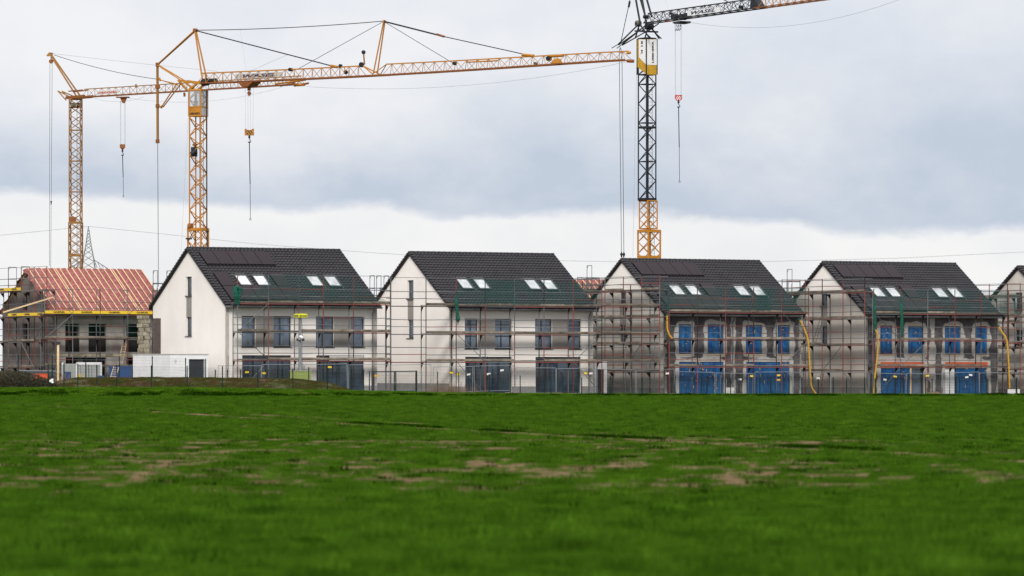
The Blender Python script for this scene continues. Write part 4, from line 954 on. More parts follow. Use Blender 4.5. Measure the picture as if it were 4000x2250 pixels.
for la in (-.45, .45):
    T.bar('jib_brace', PB.at(dk0, 0, zB(dk0)+.8), PB.at(dk, la, zB(dk)+.1), .05, 'crane_yellow'); T.bar('jib_brace', PB.at(dk1, 0, zB(dk)+.83), PB.at(dk, la, zB(dk)+.1), .035, 'crane_yellow')
    T.bar('apex_leg', PB.px(1466, 288, la*.5), PB.px(1502, 78, la*.15), .055, 'crane_yellow')
    T.bar('mast_head_leg', PB.px(799, 308, la*.55), PB.px(763, 117, la*.15), .065, 'crane_yellow')
    T.bar('back_strut', PB.px(763, 119, la*.2), PB.px(615, 253, la*.12), .05, 'crane_yellow')
    T.bar('back_strut', PB.px(615, 253, la*.15), PB.px(722, 319, la*.5), .05, 'crane_yellow')
    T.bar('slewing_beam', PB.px(718, 316, la), PB.px(800, 327, la), .085, 'crane_yellow', 'box')
    T.bar('slewing_beam', PB.px(745, 350, la), PB.px(705, 314, la*.6), .06, 'crane_yellow', 'box')
    T.bar('spare_jib', PB.px(700, 325, la*.5), PB.px(634, 418, la*.2), .05, 'crane_yellow')
    T.bar('slewing_beam', PB.px(755, 352, la), PB.px(796, 318, la), .07, 'crane_yellow', 'box')
T.bar('spare_jib', PB.px(622, 312), PB.px(690, 328), .04, 'crane_yellow'); o = MB(); o.cyl(PB.px(621, 306), PB.px(627, 316), .13, 8, .05); T.part('jib_lug', o, 'crane_yellow')
o = MB(); o.cyl(PB.px(634, 412), PB.px(628, 419), .06, 8, .14); T.part('jib_fork', o, 'crane_yellow')
T.bar('back_pole', PB.px(615, 253), PB.px(616, 552), .105, 'crane_yellow_pale')
for py in (252, 339, 414, 552): pulley(T, PB.px(615.5, py), .16 if py != 339 else .2, .3, (0, 0, 1), 'crane_brown', 'pole_joint')
cable(T, PB.px(616, 552), PB.px(619, 1120), .03)
o = MB(); o.cyl(PB.px(793, 322), PB.px(812, 320), .3, 10); T.part('slewing_motor', o, 'crane_dark'); o = MB(); o.cyl(PB.px(815, 316), PB.px(845, 314), .18, 8); T.part('slewing_motor', o, 'crane_dark')
pulley(T, PB.px(763, 118), .15, .3, (PB.nx, PB.ny, 0), 'crane_brown', 'head_sheave')
cable(T, PB.px(763, 118), PB.px(1500, 82), .03, .15); cable(T, PB.px(763, 119), PB.px(1290, 256), .045); cable(T, PB.px(1498, 84), PB.px(1168, 267), .022)
cable(T, PB.px(1502, 84), PB.px(1735, 143), .06); cable(T, PB.px(1735, 143), PB.px(2052, 213), .035); cable(T, PB.px(1506, 88), PB.px(1775, 250), .022)
o = MB(); o.cyl(PB.px(1706, 134), PB.px(1735, 143), .09, 6); T.part('turnbuckle', o, 'crane_brown')
cable(T, PB.px(938, 112), PB.px(962, 280), .01, m='cable_far'); cable(T, PB.px(1124, 213), PB.px(980, 276), .012, m='cable_far')
for (a, b) in (((1293, 257), (1318, 262)), ((2040, 214), (2085, 218)), ((2145, 219), (2200, 217))): o = MB(); o.cyl(PB.px(*a), PB.px(*b), .12, 6); T.part('tie_bracket', o, 'crane_yellow')
T.bar('guide_post', PB.px(1420, 206), PB.px(1424, 252), .06, 'crane_yellow_pale'); pulley(T, PB.px(1420, 204), .15, .15, (PB.nx, PB.ny, 0)); pulley(T, PB.px(1412, 253), .2, .2, (PB.nx, PB.ny, 0)); pulley(T, PB.px(1330, 257), .13, .2, (PB.nx, PB.ny, 0)); pulley(T, PB.px(1351, 282), .15, .2, (PB.nx, PB.ny, 0)); T.bar('pulley_arm', PB.px(1344, 262), PB.px(1351, 282), .04, 'crane_yellow')
pulley(T, PB.px(1135, 272), .14, .3, (PB.nx, PB.ny, 0)); pulley(T, PB.px(1776, 248), .13, .3, (PB.nx, PB.ny, 0)); pulley(T, PB.px(2092, 248), .1, .3, (PB.nx, PB.ny, 0)); pulley(T, PB.px(2144, 229), .18, .3, (PB.nx, PB.ny, 0))
o = MB(); c_ = PB.px(2178, 248); o.prism([c_+Vector((-.5, -.2, 0)), c_+Vector((.35, -.2, .0)), c_+Vector((.25, -.2, .32)), c_+Vector((-.1, -.2, .38)), c_+Vector((-.42, -.2, .2))], (0, .4, 0)); T.part('trolley_winch', o, 'crane_yellow')
o = MB(); o.cyl(PB.px(1823, 243), PB.px(1945, 237), .06, 6); T.part('folded_stay', o, 'crane_yellow'); o = MB(); o.cyl(PB.px(2452, 238), PB.px(2474, 239), .14, 6); T.part('jib_tip', o, 'crane_brown')
o = MB(); o.cyl(PB.px(2450, 207), PB.px(2462, 206), .11, 6); T.part('jib_tip', o, 'crane_yellow')
# sign, lettered
def jib_sign(t, pl, pa, pb, y0, y1, y2, y3, word, m, tm, bold=.02, lat=-.5, fill=(.14, .72), shear=.25, name='sign_board'):
    a, b, c, d = pl.pxp(pa, y0, lat), pl.pxp(pb, y1, lat), pl.pxp(pb, y2, lat), pl.pxp(pa, y3, lat); n = Vector((pl.nx, pl.ny, 0))*.02
    o = MB(); o.prism([a, b, c, d], n); bo = t.part(name, o, m)
    x = b-a; up = (d-a); lettering(t, word, tm, a+x*fill[0]+up*.14-n*.6, x, up, x.length*fill[1], up.length*.68, bold, parent=bo, shear=shear)
jib_sign(T, PB, 920, 1103, 309, 300, 281, 289, 'WASEL', 'sign_grey', 'navy_letter', .035, -.12, (.16, .70), .35)
o = MB(); c_ = PB.px(973, 318); dv = Vector((PB.dx, PB.dy, 0)); n_ = Vector((PB.nx, PB.ny, 0))
o.prism([c_-dv*.85-n_*.5, c_+dv*.85-n_*.5, c_+dv*.75-n_*.5+Vector((0, 0, -.12)), c_+dv*.35-n_*.5+Vector((0, 0, -.42)), c_-dv*.3-n_*.5+Vector((0, 0, -.45))], n_*1.0); T.part('trolley', o, 'crane_brown')
T.bar('trolley_hanger', PB.px(973, 336), PB.px(973, 354), .13, 'crane_brown', 'box')
c_ = PB.px(973.5, 364); o = MB(); o.prism([c_+Vector((-.18, -.12, 0)), c_+Vector((0, -.12, -.26)), c_+Vector((.18, -.12, 0)), c_+Vector((0, -.12, .2))], (0, .24, 0)); T.part('limit_weight', o, 'crane_brown')
for px in (957.5, 968.5, 979, 990): cable(T, PB.px(px, 335), PB.px(px+(973.5-px)*.12, 502), .013, m='cable_far')
def hook_block(t, c, w, h, body, stripe, slant=1, trap=False, n=3):
    c = Vector(c); o = MB(); k = .3 if trap else 0
    pts = [(-w/2, h/2), (w/2, h/2), (w/2, -h/2+k*h), (w/2-k*h, -h/2), (-w/2+k*h, -h/2), (-w/2, -h/2+k*h)] if trap else [(-w/2, h/2), (-w/2+.12, h/2), (-w/2+.2, h*.32), (w/2-.2, h*.32), (w/2-.12, h/2), (w/2, h/2), (w/2, -h/2), (-w/2, -h/2)]
    o.prism([c+Vector((x, -.12, z)) for x, z in pts][::-1], (0, .24, 0)); bo = t.part('hook_block', o, body)
    for i in range(n):
        x = -w/2+w*(i+.35)/n*(.95); sw = w/n*.42; hh = h*.40
        sl_ = h*.55*slant; xs_ = [min(max(v, -w/2+.01), w/2-.01) for v in (x-sl_/2, x+sw-sl_/2, x+sw+sl_/2, x+sl_/2)]
        o = MB(); o.prism([c+Vector((xs_[0], -.13, -hh)), c+Vector((xs_[1], -.13, -hh)), c+Vector((xs_[2], -.13, hh*.75)), c+Vector((xs_[3], -.13, hh*.75))], (0, .012, 0)); t.part('warning_stripe', o, stripe, parent=bo)
c_ = PB.px(974, 516); hook_block(T, c_, .72, .52, 'crane_yellow', 'black_paint', -1); hook(T, c_-Vector((0, 0, .26)), PB.px(979, 853).z)
cable(T, PB.at(.7, .2, 23.9), Vector((bx+.75, by, 2)), .045, m='crane_dark'); cable(T, PB.px(735, 460), PB.px(703, 1060), .012, m='cable_far')
cable(T, PB.px(1195, 338), PB.px(2455, 240), .011, .85, m='cable_far')
o = MB(); o.box(bx-.95, by-.6, zb_(936), bx-.45, by-.5, zb_(930)); T.part('cable_arm', o, 'crane_dark')

# ---- crane A (far left)
ax_, ay_ = (295.5-2000)*420/F_PX, 420.0
T = Thing('tower_crane', 'rusty yellow tower crane with slanted A-frame at the far left behind the red roof', 'crane', (ax_, ay_, 0), group='tower cranes over the building site', world=True)
za_ = lambda py: CAMH+(HOR-py)*ay_/F_PX
CS = mast_corners(ax_, ay_, 1.02, -49); mast(T, CS, za_(870), za_(388), 1.45, 'crane_yellow_pale', .045, .038, horiz=True); CS2 = mast_corners(ax_, ay_, 1.1, -49); mast(T, CS2, 0, za_(870), 1.5, 'crane_yellow_pale', .05, .032, both=True)
for py0, py1, ww in ((848, 872, .62), (992, 1000, .7)):
    o = MB(); o.box(ax_-.52, ay_-.58, za_(py1), ax_-.52+ww, ay_-.5, za_(py0)); T.part('mast_box', o, 'crane_brown'); o = MB(); o.box(ax_-.56, ay_-.62, za_(py1+3), ax_+.56, ay_-.5, za_(py1-6)); T.part('mast_collar', o, 'crane_yellow_pale')
PA = Plane(ax_, ay_, -18.03+38.96, 400.7-420)
zA = lambda d: 26.6; dA1 = PA.d_of(1178)
jib(T, PA, PA.d_of(330), dA1, zA, lambda d: .72, .8, .92, 'crane_yellow_pale', 'crane_brown', .04, .018)
for la in (-.25, .25):
    T.bar('apex_leg', PA.px(308, 378, la), PA.px(200, 216, la*.3), .075, 'crane_yellow_pale')
    T.bar('counter_arm', PA.px(296, 384, la*1.5), PA.px(234, 356, la), .055, 'crane_yellow_pale'); T.bar('counter_arm', PA.px(270, 392, la*1.5), PA.px(234, 356, la), .05, 'crane_yellow_pale')
    T.bar('slewing_beam', PA.px(280, 357, la*1.5), PA.px(332, 352, la*1.2), .05, 'crane_brown', 'box'); T.bar('slewing_beam', PA.px(275, 383, la*2), PA.px(345, 376, la*2), .12, 'crane_brown', 'box')
o = MB(); c_ = PA.px(197, 213); o.prism([c_+Vector((-.38, -.12, -.1)), c_+Vector((-.1, -.12, .2)), c_+Vector((.25, -.12, .15)), c_+Vector((.15, -.12, -.12)), c_+Vector((-.3, -.12, -.16))], (0, .25, 0)); T.part('apex_head', o, 'crane_yellow_pale')
c_ = PA.px(199.5, 240); pulley(T, c_, .2, .12, (0, 1, 0), 'crane_brown'); T.bar('pulley_hanger', PA.px(199.5, 218), c_, .04, 'crane_dark')
cable(T, PA.px(195, 244), PA.px(193, 1040), .022); cable(T, PA.px(204, 244), PA.px(198, 1045), .022); o = MB(); o.cyl(PA.px(200, 785), PA.px(199.5, 800), .09, 6, .03); T.part('cable_bob', o, 'cable')
cable(T, PA.px(206, 209), PA.px(850, 278), .014, .05, m='cable_far'); cable(T, PA.px(210, 214), PA.px(620, 310), .025, .25); T.bar('tie_rod', PA.px(625, 312), PA.px(695, 332), .05, 'crane_yellow')
for d0, d1, sg in ((430, 560, .4), (560, 1100, .8)): cable(T, PA.px(d0-70, 381), PA.px(d1, 379 if d1 < 600 else 341), .01, sg, m='cable_far')
jib_sign(T, PA, 380, 460, 370, 365, 351, 355, 'KONRAD-KRANBAU', 'tape_white', 'red_letter', .02, -.42, (.02, .96), 0)
o = MB(); c_ = PA.px(484, 381); o.prism([c_+Vector((-.35, -.3, 0)), c_+Vector((.3, -.3, .05)), c_+Vector((.12, -.3, -.35)), c_+Vector((.02, -.3, -.5)), c_+Vector((-.12, -.3, -.5))], (0, .6, 0)); T.part('trolley', o, 'crane_brown'); o = MB(); o.box(c_.x-.68, c_.y-.5, c_.z-.02, c_.x+.5, c_.y+.4, c_.z+.06); T.part('trolley_frame', o, 'crane_brown')
for px in (470, 486.5, 489.5, 472.5): cable(T, PA.px(px, 395), PA.px(px, 563), .012, m='cable_far')
c_ = PA.px(478.5, 571); o = MB(); o.box(c_.x-.24, c_.y-.12, c_.z-.15, c_.x+.24, c_.y+.12, c_.z+.17); o.cyl(c_-Vector((0, 0, .15)), c_-Vector((0, 0, .32)), .2, 6, .06); T.part('hook_block', o, 'crane_brown'); hook(T, c_-Vector((0, 0, .3)), PA.px(480, 764).z)
pulley(T, PA.px(287, 410), .22, .5, (1, 0, 0), 'concrete', 'winch_drum'); pulley(T, PA.px(309, 412), .24, .4, (1, 0, 0), 'crane_dark', 'winch_drum'); o = MB(); o.cyl(PA.px(270, 420), PA.px(320, 418), .08, 6); T.part('winch_beam', o, 'crane_brown')
o = MB(); c_ = PA.px(530, 334); o.box(c_.x-.06, c_.y-.05, c_.z-.2, c_.x+.1, c_.y+.05, c_.z+.12); T.part('jib_lamp', o, 'crane_yellow_pale')
for px in (1095, 1150): T.bar('folded_tip', PA.px(px, 335), PA.px(px+55, 325), .09, 'crane_brown')
T.bar('folded_tip', PA.px(1075, 328), PA.px(1195, 312), .08, 'crane_yellow'); T.bar('folded_tip', PA.px(1165, 318), PA.px(1192, 333), .04, 'crane_yellow'); o = MB(); o.cyl(PA.px(1162, 331), PA.px(1190, 333), .17, 6, .08); T.part('jib_tip', o, 'crane_yellow')
T.bar('limit_weight', PA.px(720, 362), PA.px(721, 377), .1, 'crane_brown')

# ---- crane C (dark, right)
cx_, cy_ = (2527.7-2000)*380/F_PX, 380.0
T = Thing('tower_crane', 'dark grey tower crane with white and yellow mast panel above the third house', 'crane', (cx_, cy_, 0), group='tower cranes over the building site', world=True)
zc_ = lambda py: CAMH+(HOR-py)*cy_/F_PX
CS = mast_corners(cx_, cy_, 1.02, -96)
mast(T, CS, zc_(782), zc_(292), 1.58, 'crane_dark', .055, .04, horiz=True); mast(T, CS, zc_(292), zc_(150), 1.2, 'crane_dark', .055, .035, ladder_=False)
CS1 = mast_corners(cx_+.1, cy_, 1.04, -96); mast(T, CS1, zc_(893), zc_(785), 1.5, 'crane_yellow', .05, .035, both=True); CS2 = mast_corners(cx_+.17, cy_, 1.3, -96); mast(T, CS2, 0, zc_(900), 1.9, 'crane_yellow', .075, .04, both=True)
for k in range(4):
    a, b = CS2[k], CS2[(k+1) % 4]
    for py in (903, 1004): T.bar('collar_beam', (*a, zc_(py)), (*b, zc_(py)), .1, 'crane_yellow', 'box')
    a, b = CS[k], CS[(k+1) % 4]; T.bar('collar_beam', (*a, zc_(778)), (*b, zc_(778)), .09, 'crane_dark', 'box'); T.bar('collar_beam', (*a, zc_(498)), (*b, zc_(498)), .08, 'crane_dark', 'box')
pc_ = mast_corners(cx_, cy_, 1.16, -96); lf, ff, rf = [Vector((*pc_[k], 0)) for k in (3, 0, 1)]
def pv(p, q, f, py): v = p.lerp(q, f); v.z = CAMH+(HOR-py)*v.y/F_PX; return v
n1 = Vector(((ff-lf).y, -(ff-lf).x, 0)).normalized(); n2 = Vector(((rf-ff).y, -(rf-ff).x, 0)).normalized()
def panel(pts, n, m, name, off=0): o = MB(); o.prism([p+n*off for p in pts], n*.015); return T.part(name, o, m)
panel([pv(lf, ff, 0, 260), pv(lf, ff, 1, 290), pv(lf, ff, 1, 153), pv(lf, ff, 0, 155)], n1, 'chute_yellow', 'mast_panel')
panel([pv(lf, ff, .22, 224), pv(lf, ff, .97, 251), pv(lf, ff, .97, 154), pv(lf, ff, .22, 155)], n1, 'white_paint', 'mast_panel', .018)
panel([pv(ff, rf, 0, 291), pv(ff, rf, 1, 292), pv(ff, rf, 1, 153), pv(ff, rf, 0, 153)], n2, 'chute_yellow', 'mast_panel')
panel([pv(ff, rf, .03, 253), pv(ff, rf, .98, 254), pv(ff, rf, .98, 154), pv(ff, rf, .03, 154)], n2, 'white_paint', 'mast_panel', .018)
dn = Vector((0, 0, -1)); e1 = (ff-lf).normalized(); e2 = (rf-ff).normalized()
# reading downwards: x axis = down, y axis = towards the right of the face
lettering(T, '81 K', 'black_paint', pv(lf, ff, .45, 160)+n1*.045, dn, e1, 53/47.4, .24, bold=.02)
lettering(T, 'LIEBHERR', 'black_paint', pv(ff, rf, .66, 246)+n2*.045, (0, 0, 1), -e2, 85/47.4, .19, bold=.035)
for p in (lf, ff, rf): T.bar('panel_edge', p+Vector((0, 0, zc_(292))), p+Vector((0, 0, zc_(152))), .055, 'crane_dark')
PC = Plane(cx_, cy_, 13.1, -25)
zC = lambda d: 30.35
dC = PC.d_of(2961)
jib(T, PC, .2, dC, zC, lambda d: .80, .9, 1.25, 'crane_dark', 'crane_dark', .045, .022, x=True)
jib(T, PC, dC+.6, 44, zC, lambda d: .8-.25*(d-dC)/27, .8, 1.1, 'crane_yellow', 'crane_brown', .045, .022)
for la in (-.3, .3):
    T.bar('apex_leg', PC.px(2513, 92, la), PC.px(2495, -8, la), .085, 'crane_dark'); T.bar('apex_leg', PC.px(2495, -8, la), PC.at(-1.2, la*.3, 36.2), .085, 'crane_dark')
    T.bar('apex_leg', PC.px(2534, 66, la), PC.px(2514, -4, la), .085, 'crane_dark'); T.bar('apex_leg', PC.px(2514, -4, la), PC.at(-1.0, la*.3, 36.2), .085, 'crane_dark')
    T.bar('counter_arm', PC.px(2514, 92, la*1.3), PC.px(2424, 172, la*.6), .06, 'crane_dark'); T.bar('counter_arm', PC.px(2516, 118, la*1.3), PC.px(2424, 176, la*.6), .05, 'crane_dark')
    T.bar('counter_arm', PC.px(2424, 172, la*.6), PC.px(2400, 188, la*.8), .035, 'crane_dark')
    T.bar('slewing_beam', PC.px(2500, 150, la*1.5), PC.px(2516, 95, la*1.5), .06, 'crane_dark'); T.bar('slewing_beam', PC.px(2556, 150, la*1.5), PC.px(2520, 98, la*1.5), .06, 'crane_dark'); T.bar('slewing_beam', PC.px(2520, 120, la), PC.px(2560, 92, la), .05, 'crane_dark')
    T.bar('slewing_beam', PC.px(2500, 122, la*1.5), PC.px(2550, 124, la*1.5), .07, 'crane_dark', 'box'); T.bar('slewing_beam', PC.px(2530, 118, la*1.6), PC.px(2563, 150, la*1.6), .05, 'crane_dark')
pulley(T, PC.px(2493, 92), .26, .4, (PC.nx, PC.ny, 0), 'concrete', 'rope_drum'); T.bar('drum_bracket', PC.px(2490, 84), PC.px(2496, 122), .06, 'crane_dark'); pulley(T, PC.px(2493, 92), .13, .5, (PC.nx, PC.ny, 0)); pulley(T, PC.px(2523, 66), .16, .4, (PC.nx, PC.ny, 0)); pulley(T, PC.px(2536, 103), .28, .6, (PC.nx, PC.ny, 0), 'crane_dark', 'slewing_motor')
cable(T, PC.px(2424, 170), PC.px(2462, -6), .035); o = MB(); o.cyl(PC.px(2456, 28), PC.px(2460, 5), .1, 6); T.part('turnbuckle', o, 'cable'); cable(T, PC.px(2462, -6), PC.at(-1.1, 0, 36.2), .035); cable(T, PC.at(-1.0, 0, 36.2), PC.px(2855, 14), .04)
cable(T, PC.px(2423, 185), PC.px(2418, 205), .03); cable(T, PC.px(2423, 185), PC.px(2429, 205), .03); T.bar('rope_yoke', PC.px(2418, 204), PC.px(2430, 204), .04, 'cable')
for a, b in ((2419, 2427.5), (2429.5, 2437)):
    cable(T, PC.px(a, 205), PC.px(b, 990), .026); o = MB(); c_ = PC.px(b, 993); o.cyl(c_+Vector((0, 0, .18)), c_, .03, 8, .12); o.cyl(c_, c_-Vector((0, 0, .28)), .12, 8, .02); T.part('rope_socket', o, 'cable'); cable(T, c_, PC.px(2432.5, 1013), .025)
cable(T, PC.px(2489, 130), PC.px(2472, 1000), .013, m='cable_far')
o = MB(); c_ = PC.px(2660, 84); dv = Vector((PC.dx, PC.dy, 0)); n_ = Vector((PC.nx, PC.ny, 0)); o.prism([c_-dv*.75-n_*.4, c_+dv*.6-n_*.4, c_+dv*.5-n_*.4-Vector((0, 0, .16)), c_-dv*.45-n_*.4-Vector((0, 0, .18))], n_); T.part('trolley', o, 'crane_dark')
for px in (2636, 2668): pulley(T, PC.px(px, 66), .26, .5, (PC.nx, PC.ny, 0), 'crane_dark', 'trolley_winch')
o = MB(); c_ = PC.px(2678, 60); o.box(c_.x-.15, c_.y-.3, c_.z-.25, c_.x+.25, c_.y+.3, c_.z+.18); T.part('trolley_winch', o, 'crane_dark')
for i in range(3):
    c_ = PC.px(2643+i*7, 96); o = MB(); o.tube([c_, c_+Vector((.06, 0, -.2)), c_+Vector((.02, 0, -.36)), c_+Vector((-.12, 0, -.5))], .035, 5); T.part('cable_finger', o, 'crane_dark')
for px in (2636.5, 2639, 2660, 2663): cable(T, PC.px(px, 92), PC.px(px+(1 if px < 2650 else -1), 371), .012, m='cable_far')
c_ = PC.px(2650.5, 382); hook_block(T, c_, .58, .45, 'red_letter', 'white_paint', 1, True, 3); hook(T, c_-Vector((0, 0, .23)), PC.px(2652, 706).z)
jib_sign(T, PC, 2685, 2812, 62, 46, 28, 42, 'WASEL', 'white_paint', 'navy_letter', .03, -.47, (.12, .74), .35)
o = MB(); a_ = [PC.pxp(2808, 44, -.44), PC.pxp(2828, 50, -.44), PC.pxp(2812, 28, -.44), PC.pxp(2796, 28, -.44)]; o.prism(a_, Vector((PC.nx, PC.ny, 0))*.02); T.part('sign_board', o, 'sign_grey')
o = MB(); o.prism([PC.px(2942, 32, -.3), PC.px(2980, 30, -.3), PC.px(2962, 0, -.3), PC.px(2945, -10, -.3)], Vector((PC.nx, PC.ny, 0))*.6); T.part('jib_joint', o, 'crane_dark')
for la in (-.4, .4): T.bar('jib_chord', PC.at(dC-.2, la, 30.35), PC.at(dC+.8, la, 30.35), .05, 'crane_brown', 'box')
pulley(T, PC.px(2621, 53), .1, .3, (PC.nx, PC.ny, 0)); pulley(T, PC.px(2895, 28), .14, .3, (PC.nx, PC.ny, 0)); o = MB(); o.cyl(PC.px(2754, 26), PC.px(2751, 19), .09, 6, .04); T.part('jib_lamp', o, 'crane_dark'); T.bar('jib_marker', PC.px(2600, 83), PC.px(2612, 81), .06, 'red_letter')
cable(T, PC.px(2676, 84), PC.at(43, 0, 30.2), .012, 1.5, m='cable_far'); cable(T, PC.px(2598, 0), PC.px(2619, 50), .01, m='cable_far')

# ---- pylon and power lines
T = Thing('electricity_pylon', 'slender grey lattice electricity pylon far away beside the left crane', 'pylon', ((345-2000)*700/F_PX, 700, 0), world=True)
PY = 700.; pyx = (345.5-2000)*PY/F_PX; zp = lambda py: CAMH+(HOR-py)*PY/F_PX
def pyw(z): return np.interp(z, [0, zp(1050), zp(1015), zp(960), zp(884)], [1.5, .98, .84, .42, .03])
zl = [0]; z = 0
while z < zp(884)-.4: z += max(.5, pyw(z)*1.15); zl.append(min(z, zp(884)))
for k in range(4):
    sx_, sy_ = ((-1, -1), (1, -1), (1, 1), (-1, 1))[k]; tx, ty = ((1, -1), (1, 1), (-1, 1), (-1, -1))[k]
    for z0, z1 in zip(zl[:-1], zl[1:]):
        w0, w1 = pyw(z0), pyw(z1); T.bar('pylon_leg', (pyx+sx_*w0, PY+sy_*w0, z0), (pyx+sx_*w1, PY+sy_*w1, z1), .045, 'pylon', 'thin')
        T.bar('pylon_brace', (pyx+sx_*w0, PY+sy_*w0, z0), (pyx+tx*w1, PY+ty*w1, z1), .025, 'pylon', 'thin'); T.bar('pylon_brace', (pyx+tx*w0, PY+ty*w0, z0), (pyx+sx_*w1, PY+sy_*w1, z1), .025, 'pylon', 'thin')
for s_ in (-1, 1):
    w = 3.6; z0, z1 = zp(1052)-.3, zp(1015)
    for sy_ in (-.4, .4):
        T.bar('cross_arm', (pyx+s_*pyw(z1), PY+sy_, z1), (pyx+s_*w, PY, z0), .05, 'pylon', 'thin'); T.bar('cross_arm', (pyx+s_*pyw(z0), PY+sy_, z0), (pyx+s_*w, PY, z0), .05, 'pylon', 'thin')
        for i in range(5): f = i/5; g_ = (i+1)/5; T.bar('arm_brace', (pyx+s_*(pyw(z1)+(w-pyw(z1))*f), PY+sy_*(1-f), z1+(z0-z1)*f), (pyx+s_*(pyw(z0)+(w-pyw(z0))*g_), PY+sy_*(1-g_), z0), .025, 'pylon', 'thin')
top_ = Vector((pyx, PY, zp(884)))
for (e, n_, lb) in (([(-30, 922), (345, 884)], 4, 'thin power line running left from the pylon'), ([(345, 884), (620, 912), (1000, 953), (1450, 987), (1750, 1005), (2060, 1016), (2400, 1022), (2700, 1024), (3000, 1021), (3500, 1009), (4060, 981)], 0, 'thin power line sagging across the sky behind all the roofs')):
    o = MB(); o.tube([P(a, b, PY) for a, b in e], .030, 4); single('power_line', o, 'cable_far', lb, 'power line', 'power lines', origin=P(*e[0], PY))
# ------------------------------------------------------------ garage, shed, container and other site things
GF = frame((664-2000)*331/F_PX, 331, 30, 0)
T = Thing('garage', 'low white flat-roofed garage with dark grey door before the first gable', 'garage', GF)
dl = 6.2; w_ = 3.05; hg = 2.86; du0, du1 = 1.62, 2.62
du0 = u_of(GF, 740, 0); du1 = u_of(GF, 796, 0)
b = MB(); b.prism([(0, 0, -.2), (du0, 0, -.2), (du0, 0, hg), (0, 0, hg)], (0, .2, 0)); b.prism([(du0, 0, 2.5), (du1, 0, 2.5), (du1, 0, hg), (du0, 0, hg)], (0, .2, 0)); b.prism([(du1, 0, -.2), (w_, 0, -.2), (w_, 0, hg), (du1, 0, hg)], (0, .2, 0))
b.box(0, .2, -.2, .2, dl, hg).box(w_-.2, .2, -.2, w_, dl, hg).box(.2, dl-.2, -.2, w_-.2, dl, hg); T.part('wall', b, 'white_paint')
b = MB(); b.box(-.04, -.04, hg, w_+.04, dl+.04, hg+.06); T.part('roof', b, 'sign_grey')
b = MB(); b.box(du0, .08, 0, du1, .13, 2.5); do = T.part('door', b, 'win_frame')
b = MB(); b.box(du0-.04, -.015, 0, du0, .06, 2.54).box(du1, -.015, 0, du1+.04, .06, 2.54).box(du0, -.015, 2.5, du1, .06, 2.54); T.part('door_frame', b, 'win_frame')
b = MB(); b.box(du0+.5, .07, 0, du0+.515, .08, 2.5); T.part('door_seam', b, 'black_paint', parent=do); b = MB(); b.box(du1-.12, .02, 1.0, du1-.06, .08, 1.04); T.part('handle', b, 'galv', parent=do)
for k in range(3): u0 = u_of(GF, 682, 0); b = MB(); b.box(u0, -.01, 2.45-.1*k, u0+.16, .0, 2.475-.1*k); T.part('vent_slot', b, 'black_paint')
SF = frame(*(FR[2] @ Vector((-3.55, 1.5, 0))).xy, 30, -.45)
SF = frame((2325-2000)*351.5/F_PX, 351.5, 30, -.45)
T = Thing('shed', 'small white flat shed with dark door behind the corner of the second house', 'shed', SF)
b = MB(); b.box(0, 0, -.2, .08, 2, 2.9).box(.8, 0, -.2, 1.05, 2, 2.9).box(.08, 0, 2.3, .8, 2, 2.9).box(.08, 1.8, -.2, .8, 2, 2.3); T.part('wall', b, 'white_paint'); b = MB(); b.box(.08, .1, 0, .8, .16, 2.3); T.part('door', b, 'win_frame'); b = MB(); b.box(-.03, -.03, 2.9, 1.08, 2, 2.95); T.part('roof', b, 'sign_grey')
CF = frame((298-2000)*345/F_PX, 345, 30, 0)
T = Thing('site_container', 'pale grey ribbed site container with barred doors below the red-roofed house', 'container', CF)
b = MB(); b.box(.03, .03, 0, 2.07, 2.6, 2.22); T.part('body', b, 'container')
b = MB()
for x in (0, 2.0): b.box(x, -.02, 0, x+.1, .08, 2.32)
b.box(0, -.02, 2.16, 2.1, .08, 2.34).box(0, -.02, 0, 2.1, .08, .16); b.box(-.01, 2.5, 0, .08, 2.62, 2.32); T.part('frame', b, 'white_paint')
for i in range(12): b = MB(); b.box(.0, .2+.2*i, .15, .03, .29+.2*i, 2.16); T.part('rib', b, 'container')
for i in range(4): T.bar('lock_bar', (.35+.45*i, -.02, .18), (.35+.45*i, -.02, 2.1), .02, 'galv')
b = MB(); b.box(1.02, .0, .15, 1.05, .03, 2.15); T.part('door_seam', b, 'dark_void'); b = MB(); b.box(.2, -.01, 1.2, .42, .03, 1.45); T.part('notice', b, 'yellow_paint')
for k, (p0, p1, pt, Y, m, lb) in enumerate(((425, 512, 1431, 342, 'blue_pl', 'large dark blue skip left of the white garage'), (253, 272, 1453, 336, 'blue_pl', 'small dark blue box before the pale site container'), (383, 402, 1468, 335, 'blue_pl', 'low blue tub beside the site container'))):
    a = P(p0, pt, Y); c = P(p1, pt, Y); T = Thing('skip' if k == 0 else 'plastic_box', lb, 'skip' if k == 0 else 'box', (a.x, Y, 0)); w = c.x-a.x; b = MB(); n_ = .02
    b.prism([(0, 0, 0), (w, 0, 0), (w, 0, a.z), (0, 0, a.z)], (0, .03, 0)); b.box(0, .03, 0, .03, 1.2, a.z).box(w-.03, .03, 0, w, 1.2, a.z).box(.03, 1.17, 0, w-.03, 1.2, a.z).box(.03, .03, 0, w-.03, 1.17, .05); T.part('shell', b, m)
    b = MB(); b.box(-.03, -.04, a.z-.1, w+.03, 0, a.z+.02); T.part('rim', b, m)
    if k == 0:
        for i in range(5): b = MB(); b.box(w*(i+.5)/5, -.05, .1, w*(i+.5)/5+.07, 0, a.z-.12); T.part('rib', b, m)
